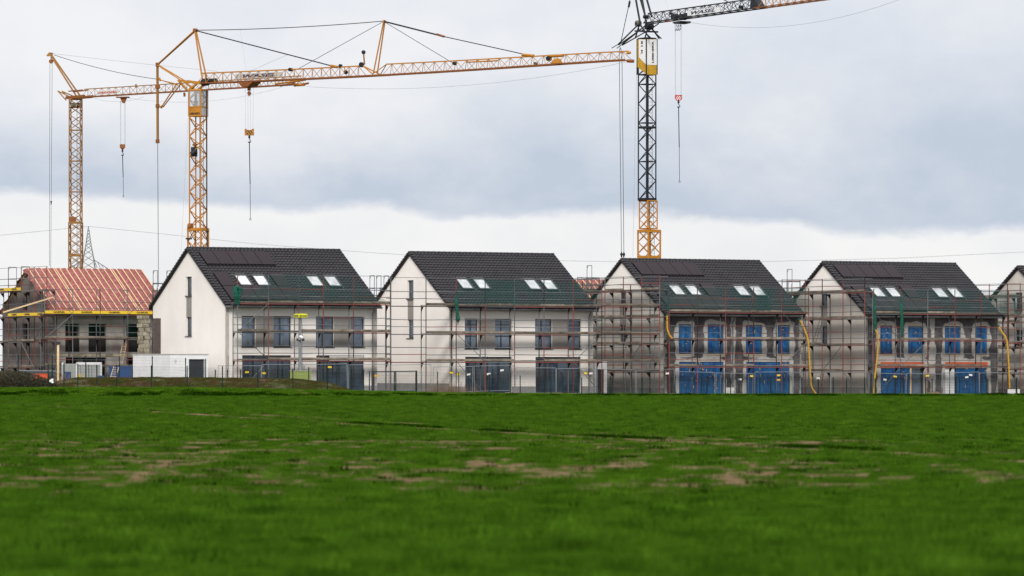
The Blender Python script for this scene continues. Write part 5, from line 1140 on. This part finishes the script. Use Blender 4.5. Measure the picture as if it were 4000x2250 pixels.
for k, (p0, p1, lb) in enumerate(((118, 150, 'orange-red plastic tub above the dark hedge, left of its twin'), (151, 186, 'orange-red plastic tub above the dark hedge, right of its twin'), (-14, 8, 'orange plastic tub cut by the left edge'))):
    a = P(p0, 1461, 330); c = P(p1, 1461, 330); T = Thing('plastic_tub', lb, 'tub', (a.x, 330, .95), group='orange plastic tubs'); w = c.x-a.x
    b = MB(); z1 = a.z-.95; b.prism([(0.04, 0, 0), (w-.04, 0, 0), (w, 0, z1), (0, 0, z1)], (0, .03, 0)); b.box(.02, .03, 0, .05, .5, z1).box(w-.05, .03, 0, w-.02, .5, z1).box(.05, .47, 0, w-.05, .5, z1).box(.05, .03, 0, w-.05, .47, .04); T.part('shell', b, 'orange_pl')
    b = MB(); b.box(-.02, -.03, z1-.05, w+.02, 0, z1+.02); T.part('rim', b, 'orange_pl'); b = MB(); [b.box(w*(i+.5)/4, -.02, .03, w*(i+.5)/4+.03, 0, z1-.06) for i in range(4)]; T.part('rib', b, 'orange_pl')
# timber post with a black camera box
c = P(227, 1418, 345); T = Thing('timber_post', 'pale square timber post topped by a black box near the red-roofed house', 'post', (c.x, 345, 0)); zt = P(227, 1345, 345).z
b = MB(); b.box(-.08, -.08, 0, .08, .08, zt); T.part('post', b, 'timber'); b = MB(); b.box(-.17, -.17, zt, .17, .17, zt+.2); T.part('box', b, 'black_paint')
# tall stack of rough blocks
c = P(563, 1385, 352); T = Thing('block_stack', 'tall column of stacked rough grey blocks between red-roofed and first white house', 'stack', (c.x, 352, 0)); zt = P(563, 1230, 352).z; nb = 19
for i in range(nb):
    for s_ in (0, 1):
        h = zt/nb; b = MB(); j = rnd.uniform(-.03, .03)+(.05 if i % 2 else -.03); ww = .45; x0 = -.47+s_*.47+j
        b.box(x0, -.4+rnd.uniform(-.04, .04), i*h, x0+ww+rnd.uniform(-.03, .0), .4, (i+1)*h-rnd.uniform(.03, .06)); T.part('block', b, 'concrete')
# video tower
c = P(1172, 1490, 330); T = Thing('surveillance_tower', 'mobile surveillance mast with yellow lettered head and green printed base cabinet', 'camera mast', (c.x, 330, 0), world=True)
gz = .1
T.bar('mast', P(1173.5, 1450, 330), P(1173, 1335, 330), .105, 'galv'); T.bar('mast', P(1173, 1335, 330), P(1172.5, 1240, 330), .07, 'galv')
hc = P(1173.5, 1234, 330)
def face3(t, a, c, z0, z1, m, name): o = MB(); n = Vector((c[1]-a[1], a[0]-c[0], 0)).normalized()*.02; o.prism([(a[0], a[1], z0), (c[0], c[1], z0), (c[0], c[1], z1), (a[0], a[1], z1)], n); return t.part(name, o, m)
fw = .62*.86; z0, z1 = P(0, 1240, 330).z, P(0, 1227, 330).z; fp = P(1168, 1234, 330)
o = MB(); e_ = P(1147, 1234, 330); r_ = P(1200.5, 1234, 330)
o.prism([(fp.x, 329.7, z0), (r_.x, 330.0, z0), (r_.x-.38, 330.6, z0), (e_.x, 330.3, z0)], (0, 0, z1-z0)); T.part('head_box', o, 'video_yellow')
o = MB(); o.prism([(fp.x+.0, 329.78, z1), (r_.x-.06, 330.03, z1), (r_.x-.4, 330.5, z1), (e_.x+.08, 330.3, z1)], (0, 0, .03)); T.part('head_lid', o, 'video_yellow')
dr = Vector((r_.x-fp.x, .3, 0)); lettering(T, 'VIDEO GUARD', 'black_paint', Vector((fp.x, 329.7, z0+.05))+dr*.05-Vector((-.004, .012, 0)), dr, (0, 0, 1), dr.length*.9, .11, bold=.03)
dl_ = Vector((fp.x-e_.x, -.6, 0)); lettering(T, 'VIDEO GUARD', 'black_paint', Vector((e_.x, 330.3, z0+.06))+dl_*.05-Vector((.01, .012, 0)), dl_, (0, 0, 1), dl_.length*.85, .10, bold=.03)
for px, py in ((1163, 1327), (1184, 1327)): o = MB(); c = P(px, py, 329.9); o.box(c.x-.09, c.y-.1, c.z-.09, c.x+.09, c.y+.1, c.z+.09); T.part('floodlight', o, 'black_paint')
o = MB(); o.cyl(P(1172, 1314, 329.8), P(1183, 1320, 329.6), .09, 8); T.part('camera', o, 'white_paint'); o = MB(); o.cyl(P(1172, 1327, 329.8), P(1172, 1322, 329.8), .16, 8, .1); T.part('camera_mount', o, 'galv')
o = MB(); o.tube([P(1177, 1243, 329.9), P(1181, 1290, 329.8), P(1181, 1445, 329.8)], .02, 5); T.part('power_cable', o, 'black_paint')
zb0, zb1 = .1, P(0, 1449, 330).z
a_, f_, r2 = P(1133, 0, 330.2), P(1162, 0, 329.5), P(1216, 0, 330.3)
o = MB(); o.prism([(f_.x, 329.5, zb0), (r2.x, 330.3, zb0), (r2.x-.6, 331.2, zb0), (a_.x, 330.2, zb0)], (0, 0, zb1-zb0)); T.part('cabinet', o, 'cabinet_green')
dr = Vector((r2.x-f_.x, .8, 0)); n_ = Vector((dr.y, -dr.x, 0)).normalized()*.012
o = MB(); p0 = Vector((f_.x, 329.5, zb0))+dr*.04+n_; p1 = Vector((f_.x, 329.5, zb0))+dr*.97+n_
o.prism([p0, p1, p1+Vector((0, 0, (zb1-zb0)*.62)), p0+Vector((0, 0, (zb1-zb0)*.62))], n_*.3); T.part('print_panel', o, 'tape_white')
for i in range(22):
    f = rnd.uniform(.08, .92); z = rnd.uniform(.1, .5)*(zb1-zb0)+zb0; q = Vector((f_.x, 329.5, z))+dr*f+n_*1.7; an_ = rnd.uniform(.3, 2.8); l_ = rnd.uniform(.1, .3); d_ = dr.normalized()*math.cos(an_)*l_+Vector((0, 0, math.sin(an_)*l_)); s_ = Vector((0, 0, .03)) if abs(math.cos(an_)) > .5 else dr.normalized()*.03
    o = MB(); o.poly([q, q+d_*.5+s_, q+d_, q+d_*.5-s_]); T.part('print_leaf', o, ('crane_brown', 'fence_green', 'net_thick')[i % 3])
o = MB(); o.box(a_.x-.02, 329.4, zb1, r2.x+.02, 330.6, zb1+.03) if False else o.prism([(f_.x, 329.45, zb1), (r2.x+.03, 330.3, zb1), (r2.x-.6, 331.25, zb1), (a_.x-.03, 330.2, zb1)], (0, 0, .05)); T.part('cabinet_lid', o, 'sign_grey')

# ------------------------------------------------------------ fences
FPM = {}
def wire_panel(L_, h, step, hs, r, m, key):
    if key in FPM: return FPM[key]
    b = MB(); n = max(2, int(round(1/ (step/L_))))
    def thin(a, c, r, L_=L_):
        a, c = Vector(a), Vector(c); k = len(b.v); s = Vector((0, 0, 1)) if abs((c-a).normalized().z) < .5 else Vector((1, 0, 0)); q = Vector((0, 1, 0))
        sx_ = r/L_ if s.x else r
        for p in (a, c): b.v.extend([tuple(p+s*sx_), tuple(p-s*sx_*.5+q*r), tuple(p-s*sx_*.5-q*r)])
        for i in range(3): j = (i+1) % 3; b.f.append((k+i, k+j, k+3+j, k+3+i))
    for i in range(n+1): thin((i/n, 0, 0), (i/n, 0, h), r/L_ if False else r)
    for z in hs: thin((0, -.006, z), (1, -.006, z), r*1.4)
    FPM[key] = b.mesh('mesh_panel', m); return FPM[key]
def mesh_fence(label, posts, ph, group='dark green mesh fences', step=.05, top_out=.06):
    """posts: list of ground points"""
    T = Thing('mesh_fence', label, 'fence', posts[0], group=group, world=True)
    for i, p in enumerate(posts):
        T.bar('post', p-Vector((0, 0, .3)), p+Vector((0, 0, ph+top_out)), .035, 'fence_green', 'box', .028)
        if i < len(posts)-1:
            q = posts[i+1]; d = q-p; L_ = math.hypot(d.x, d.y)
            hs = [.05+.2*k for k in range(int(ph/.2)+1)]
            me_ = wire_panel(L_, ph, step*2.5/ max(L_, .1) if False else step*(2.5/max(L_, .2)) if False else step, hs, .0022, 'fence_green', ('g', round(L_*2)/2, ph))
            M = T.pre @ Matrix(((d.x, -d.y/L_, 0, p.x), (d.y, d.x/L_, 0, p.y), (d.z, 0, 1, p.z), (0, 0, 0, 1))); T.link('mesh_panel', me_, M=M)
    return T
def gp(px, Y, z=None, zt=None, ph=1.6):
    x = (px-2000)*Y/F_PX; z = (float(ground_z(x, Y)) if z is None else z); return Vector((x, Y, z))
def top_gp(px, py_top, Y, ph): v = P(px, py_top, Y); v.z -= ph; return v
mesh_fence('dark green mesh fence along the foot of the grass bank', [top_gp(px, py, 319.2, 1.58) for px, py in zip((188, 250, 304, 378, 456, 591, 731, 869, 1007, 1144, 1279), (1425, 1424, 1424, 1426, 1427, 1429, 1431, 1432, 1440, 1441, 1430))], 1.55)
mesh_fence('taller dark green mesh fence on top of the grass bank before the garage', [top_gp(px, py, 326.5, 1.55) for px, py in zip((-60, 71, 204, 335, 466, 595, 725, 803), (1388, 1387, 1388, 1393, 1392, 1393, 1400, 1404))], 1.52)
mesh_fence('low dark green fence between garage and camera mast', [top_gp(px, py, 328.6, 1.3) for px, py in zip((803, 841, 888, 940, 1047, 1101, 1206, 1262, 1316, 1374, 1421, 1443), (1440, 1446, 1447, 1446, 1444, 1444, 1436, 1442, 1441, 1443, 1444, 1452))], 1.28)
def linefence(label, pxs, p0, Y0, ang, ph, tops):
    pts = []
    for px in pxs:
        k = (px-2000)/F_PX; x0 = (p0-2000)/F_PX*Y0; s_ = (k*Y0-x0)/(math.cos(ang)-k*math.sin(ang)); Y = Y0+s_*math.sin(ang)
        v = P(px, np.interp(px, *tops), Y); v.z -= ph; pts.append(v)
    return mesh_fence(label, pts, ph)
linefence('long dark green mesh fence nearest the field in front of the right houses', [1441, 1508], 1994, 327, math.radians(18), 1.58, ([1400, 1500], [1452, 1452])) if False else None
linefence('long dark green mesh fence nearest the field before the right-hand houses', [1994, 2126, 2254, 2383, 2509, 2637, 2762, 2887, 3011, 3132, 3255, 3377, 3497, 3616, 3735, 3854, 3972, 4088], 1994, 327, math.radians(18), 1.6, ([1994, 2400, 2600, 4000], [1460, 1473, 1477, 1476]))
linefence('second dark green mesh fence running behind the nearest one on the right', [1628, 1709, 1792, 1911, 2032, 2152, 2272, 2390, 2507, 2624, 2739, 2854, 2968, 3083, 3196, 3307, 3418, 3529, 3641, 3749, 3859, 3969, 4078], 1792, 334, math.radians(24), 1.5, ([1628, 1800, 2150, 2400, 4000], [1452, 1458, 1476, 1479, 1482]))
# double gate
T = Thing('double_gate', 'closed black-green double mesh gate between the first two houses', 'gate', P(1457, 1530, 322), world=True)
def gbar(a, b, Y, r, n='gate_frame', m='fence_green'): T.bar(n, P(*a, Y), P(*b, Y), r, m, 'box')
gbar((1457, 1532), (1457, 1450), 322, .11, 'gate_post', 'black_paint'); gbar((1625, 1534), (1625, 1447), 322, .05, 'gate_post'); gbar((1463, 1452), (1621, 1450), 322, .035, 'gate_frame', 'black_paint')
gbar((1540.5, 1530), (1540.5, 1451), 322, .04); gbar((1546, 1530), (1546, 1451), 322, .04)
for a, b in ((1466, 1538), (1549, 1620)):
    p, q = P(a, 1528, 322), P(b, 1528, 322); d = q-p; me_ = wire_panel(1.3, 1.36, .05, [.1, .3, .5, .7, .9, 1.1, 1.3], .003, 'fence_green', 'gate')
    T.link('mesh_panel', me_, M=T.pre @ Matrix(((d.x, 0, 0, p.x), (0, 1, 0, p.y), (d.z, 0, 1, p.z), (0, 0, 0, 1)))); gbar((a, 1528), (b, 1528), 322, .03)
c = P(1471, 1468, 321.85); o = MB(); o.box(c.x-.16, c.y, c.z-.06, c.x+.16, c.y+.02, c.z+.06); T.part('notice', o, 'chute_yellow', label='small orange-yellow notice'); o = MB(); c = P(1544, 1495, 321.9); o.box(c.x-.1, c.y-.02, c.z-.02, c.x+.06, c.y+.02, c.z+.02); T.part('handle', o, 'galv')
# temporary fence panels
BU = []; u = u_of(FR[0], 851, -4.2)
tags = [(963, 1454, 'y'), (1030, 1458, 'y'), (1289, 1436, 'y'), (1763, 1457, 'y'), (1792, 1463, 'y'), (1833, 1464, 'w'), (1910, 1462, 'w'), (1963, 1449, 'w'), (2290, 1461, 'y'), (2312, 1462, 'w'), (2611, 1463, 'w'), (2891, 1480, 'w'), (2938, 1466, 'y'), (3040, 1467, 'y'), (3040, 1485, 'y'), (3195, 1478, 'w'), (3453, 1481, 'w'), (3493, 1468, 'y'), (3622, 1466, 'y'), (3776, 1476, 'w'), (3791, 1468, 'w')]
sides = ['below the first house, first from the garage', 'below the first house, second from the garage', 'below the first house, left of the camera mast', 'behind the camera mast', 'below the first house downpipe', 'in the gap beside the gate', 'below the second gable', 'left of the second house patio door', 'before the left patio door of the second house', 'below the middle of the second house', 'before the right patio door of the second house', 'at the downpipe of the second house', 'before the small white shed', 'below the third gable', 'right of the third gable', 'before the left blue foil of the third house', 'below the middle of the third house', 'before the right blue foil of the third house', 'by the big yellow hose', 'below the fourth gable', 'at the foot of the fourth gable scaffold', 'before the left blue foil of the fourth house', 'at the dirt heap', 'before the right blue foil of the fourth house', 'next to the right edge', 'cut by the right edge', 'beyond the right edge', 'far right']
f0 = FR[0]; n_p = 0; used = set()
wp = wire_panel(3.4, 1.8, .12, [.1, .4, .7, 1.0, 1.3, 1.6], .0018, 'wire_grey', 'bz')
while True:
    a = f0 @ Vector((u, -4.2, 0)); b = f0 @ Vector((u+3.42, -4.2, 0)); pa = 2000+F_PX*a.x/a.y; pb = 2000+F_PX*b.x/b.y
    if pa > 4000 or n_p > 26: break
    topy = np.interp(pa, [800, 1500, 2000, 2700, 4000], [1426, 1428, 1434, 1455, 1457]); zt = CAMH+(HOR-topy)*a.y/F_PX+rnd.uniform(-.06, .06)
    M = Matrix.Translation((a.x, a.y, zt-2.0)) @ Matrix.Rotation(math.radians(30+rnd.uniform(-2.5, 2.5)), 4, 'Z') @ Matrix.Rotation(rnd.uniform(-.03, .03), 4, 'Y') @ Matrix.Rotation(rnd.uniform(-.03, .05), 4, 'X')
    T = Thing('temporary_fence_panel', 'grey wire site fence panel '+sides[n_p], 'fence panel', M, group='temporary grey fence panels before the houses')
    for p, q in (((0, 0, 0), (0, 0, 2)), ((3.4, 0, 0), (3.4, 0, 2)), ((0, 0, 2), (3.4, 0, 2)), ((0, 0, .15), (3.4, 0, .15))): T.bar('frame_tube', p, q, .021, 'galv')
    T.link('mesh_panel', wp, M=Matrix(((3.4, 0, 0, 0), (0, 1, 0, 0), (0, 0, 1, .17), (0, 0, 0, 1))))
    fb = MB(); fb.box(-.35, -.12, -.12, .3, .12, .02); T.part('foot_block', fb, 'concrete')
    for k, (tx, ty, tcol) in enumerate(tags):
        if k in used or not (pa <= tx < pb): continue
        used.add(k); uu_ = (tx-pa)/(pb-pa)*3.4; Yt = a.y+(b.y-a.y)*(tx-pa)/(pb-pa); zt_ = CAMH+(HOR-ty)*Yt/F_PX-(zt-2.0); o = MB(); s_ = rnd.uniform(-.02, .02)
        o.prism([(uu_-.15, -.03, zt_-.065-s_), (uu_+.15, -.03, zt_-.065+s_), (uu_+.15, -.03, zt_+.065+s_), (uu_-.15, -.03, zt_+.065-s_)], (0, .008, 0)); T.part('notice', o, 'yellow_paint' if tcol == 'y' else 'tape_white')
    u += 3.5; n_p += 1

# ------------------------------------------------------------ hoses / chutes, foam bundles, heap
for pts, Y, lb in (([(2606, 1228), (2606, 1262), (2608, 1290), (2615, 1308), (2626, 1322)], 347.3, 'short bent yellow hose at the upper left corner of the patchy third facade'),
                   ([(3122, 1248), (3134, 1268), (3146, 1295), (3156, 1330), (3160, 1370), (3163, 1420), (3166, 1470), (3169, 1505), (3177, 1524), (3188, 1538)], 354, 'long sagging yellow hose right of the third house reaching the ground'),
                   ([(3417, 1284), (3427, 1302), (3431, 1325), (3429, 1370), (3424, 1420), (3418, 1470), (3415, 1510), (3413, 1542)], 355.5, 'yellow hose at the left corner of the house with orange lintels'),
                   ([(3900, 1272), (3912, 1295), (3928, 1318), (3935, 1345), (3939, 1400), (3942, 1460), (3944, 1518)], 360, 'yellow hose at the right corner of the house with orange lintels')):
    T = Thing('hose', lb, 'hose', P(*pts[-1], Y), group='yellow hoses hanging from the scaffolds', world=True); v = [P(a, b, Y) for a, b in pts]; sm = []
    for i in range(len(v)-1):
        p0, p1, p2, p3 = v[max(i-1, 0)], v[i], v[i+1], v[min(i+2, len(v)-1)]
        for k in range(8): q = k/8; sm.append(.5*((2*p1)+(p2-p0)*q+(2*p0-5*p1+4*p2-p3)*q*q+(3*p1-p0-3*p2+p3)*q**3))
    sm.append(v[-1]); o = MB(); o.tube(sm, [.06+.010*(i % 2) for i in range(len(sm))], 8); T.part('tube', o, 'chute_yellow'); pulley(T, sm[0], .1, .14, (0, 0, 1), 'net_thick', 'cuff')
for k, (p0, p1, pt, Y, lb) in enumerate(((2600, 2624, 1513, 350, 'white foam block at the left corner of the third house'), (2832, 2868, 1513, 352, 'white foam block at the middle of the third house'), (3094, 3127, 1512, 356, 'white foam block at the right corner of the third house'), (3401, 3433, 1514, 359, 'white foam block at the left corner of the fourth house'), (3630, 3678, 1515, 362, 'stepped white foam blocks in the middle of the fourth house'), (3870, 3899, 1515, 365, 'white foam block right of the last blue foil'), (3938, 3985, 1520, 357, 'low white foam block under the right hose'))):
    a, c = P(p0, pt, Y), P(p1, pt, Y); T = Thing('foam_block_stack', lb, 'foam blocks', (a.x, Y, -.6), group='white foam blocks at the foot of the houses'); w = c.x-a.x; h = a.z+.6; n = 3
    for i in range(n):
        j = rnd.uniform(-.02, .02); b = MB(); b.box(j+(.12 if k == 4 and i == n-1 else 0)*0, 0, h*i/n, w*(1 if not (k == 4 and i == n-1) else .65)+j, .5, h*(i+1)/n-.012); T.part('foam_block', b, 'white_foam')
hp = MB(); c = P(3648, 1545, 350); n = 20
hp.v.append((c.x, c.y, P(3648, 1529, 350).z))
for r_i in range(1, 6):
    for i in range(n): a = 6.283*i/n; rr = r_i/5; hp.v.append((c.x+math.cos(a)*rr*1.5, c.y+math.sin(a)*rr*1.0, hp.v[0][2]-(rr**1.5)*.75+rnd.uniform(-.05, .05)))
for i in range(n): hp.f.append((0, 1+i, 1+(i+1) % n))
for r_i in range(4):
    for i in range(n): a = 1+r_i*n+i; b_ = 1+r_i*n+(i+1) % n; hp.f.append((a, a+n, b_+n, b_))
single('dirt_heap', hp, 'debris', 'small reddish brown heap of earth before the house with orange lintels', 'heap', origin=(c.x, c.y, -.4))

# ------------------------------------------------------------ bramble hedge and dry weeds
def leafy(name, label, cat, fn, n, size, m, M0, seed, stems=0, stem_h=1, group=None):
    r = random.Random(seed); T = Thing(name, label, cat, M0, group=group, world=True); b = MB()
    for _ in range(n):
        p = fn(r); a = r.uniform(0, 6.283); s = size*r.uniform(.6, 1.4); d = Vector((math.cos(a), math.sin(a)*.6, r.uniform(-.5, .5))).normalized()*s; e = Vector((r.uniform(-1, 1), r.uniform(-1, 1), r.uniform(-.6, 1))).normalized()*s*.5
        b.poly([p-d, p-e, p+d, p+e])
    T.part('leaves', b, m, kind='stuff')
    if stems:
        b = MB()
        for _ in range(stems):
            p = fn(r); q = p+Vector((r.uniform(-.4, .4), r.uniform(-.2, .2), r.uniform(.1, .45)*stem_h)); b.cyl(Vector((p.x, p.y, p.z-.5)), q, .010, 3, .004)
        T.part('stems', b, 'dry_stem', kind='stuff')
    return T
def bramble(r):
    while True:
        px = r.uniform(-60, 235); Y = r.uniform(319.4, 322.5); tp = np.interp(px, [-60, 20, 60, 110, 150, 190, 212, 235], [1452, 1445, 1447, 1453, 1466, 1482, 1496, 1508])+8*(vnoise(px, 3, 9, 3)-.5)
        py = tp+(1520-tp)*r.random()**.8
        if vnoise(px, py, 7, 2, 3) > .30 or r.random() < .4: return P(px, py, Y)
leafy('bramble_bush', 'tangled dark green and brown bramble hedge at the left field edge', 'bush', bramble, 14000, .06, 'leaf_dark', P(80, 1515, 320), 5, 90)
def weeds(a, b, t0, t1):
    def f(r): px = r.gauss((a+b)/2, (b-a)/4.2); py = t0+(t1-t0)*(1-r.random()**1.6); return P(px, py, 322+r.uniform(0, 1))
    return f
leafy('dry_weeds', 'brownish dry twiggy weeds before the left patio door of the second house', 'weeds', weeds(1650, 1850, 1502, 1538), 700, .022, 'dry_stem', P(1750, 1540, 322), 8, 420, .9, 'patches of dry weeds')
leafy('dry_weeds', 'sparse straw-coloured weeds at the foot of the grass bank left of the camera mast', 'weeds', weeds(1040, 1095, 1508, 1532), 60, .02, 'timber', P(1066, 1535, 319), 9, 60, .5, 'patches of dry weeds')
leafy('dry_weeds', 'dry reddish weeds on the bank between hedge and garage', 'weeds', weeds(225, 275, 1455, 1508), 160, .03, 'leaf_dark', P(245, 1510, 319), 10, 70, .8, 'patches of dry weeds')
o = MB(); c = P(199, 1492, 319.1)
for i in range(7): a = Vector((c.x+rnd.uniform(-.12, .12), c.y, c.z+rnd.uniform(-.15, .15))); o.poly([a, a+Vector((.14, .02, .03)), a+Vector((.12, .05, .13)), a+Vector((-.02, .03, .1))])
single('torn_foil', o, 'tape_white', 'crumpled white plastic scrap caught in the hedge end', 'litter', origin=c)
# stacked grey formwork / railings behind the hedge
T = Thing('rail_stack', 'pile of pale grey steel rails behind the bramble hedge', 'rails', P(150, 1460, 338), world=True)
for i in range(8): T.bar('rail', P(75+rnd.uniform(-8, 8), 1447+i*2.6, 338+.1*i), P(218+rnd.uniform(-12, 5), 1449+i*2.6, 338+.1*i), .03, 'galv', 'box')
# loose things
ladder(SR, (u_of(fr, 470, -.6), -.6, 2.2), (u_of(fr, 486, -.6), -.6, 3.9), .4, (1, 0, .2), 8, 'timber', 'ladder')
T = Thing('ladder', 'wooden ladder leaning by the blue skip', 'ladder', P(444, 1478, 338), world=True); a_, b_ = P(441, 1478, 338), P(455, 1430, 338.5); ladder(T, a_, b_, .4, (1, 0, 0), 7, 'timber', 'rails')
for k, (px, py, Y) in enumerate(((2000, 1534, 335), (2170, 1534, 338), (1405, 1526, 330), (2560, 1540, 344), (3210, 1541, 352))):
    c = P(px, py, Y); T = Thing('timber_pallet', 'low stack of boards on the ground '+('left of the second house right patio door', 'before the second house right patio door', 'left of the double gate', 'below the third gable', 'below the fourth gable')[k], 'boards', c, group='low board stacks')
    for i in range(4): b = MB(); b.box(-.5+rnd.uniform(-.05, .05), -.3, -.15+i*.05, .5+rnd.uniform(-.05, .05), .3, -.11+i*.05); T.part('board', b, 'plank')
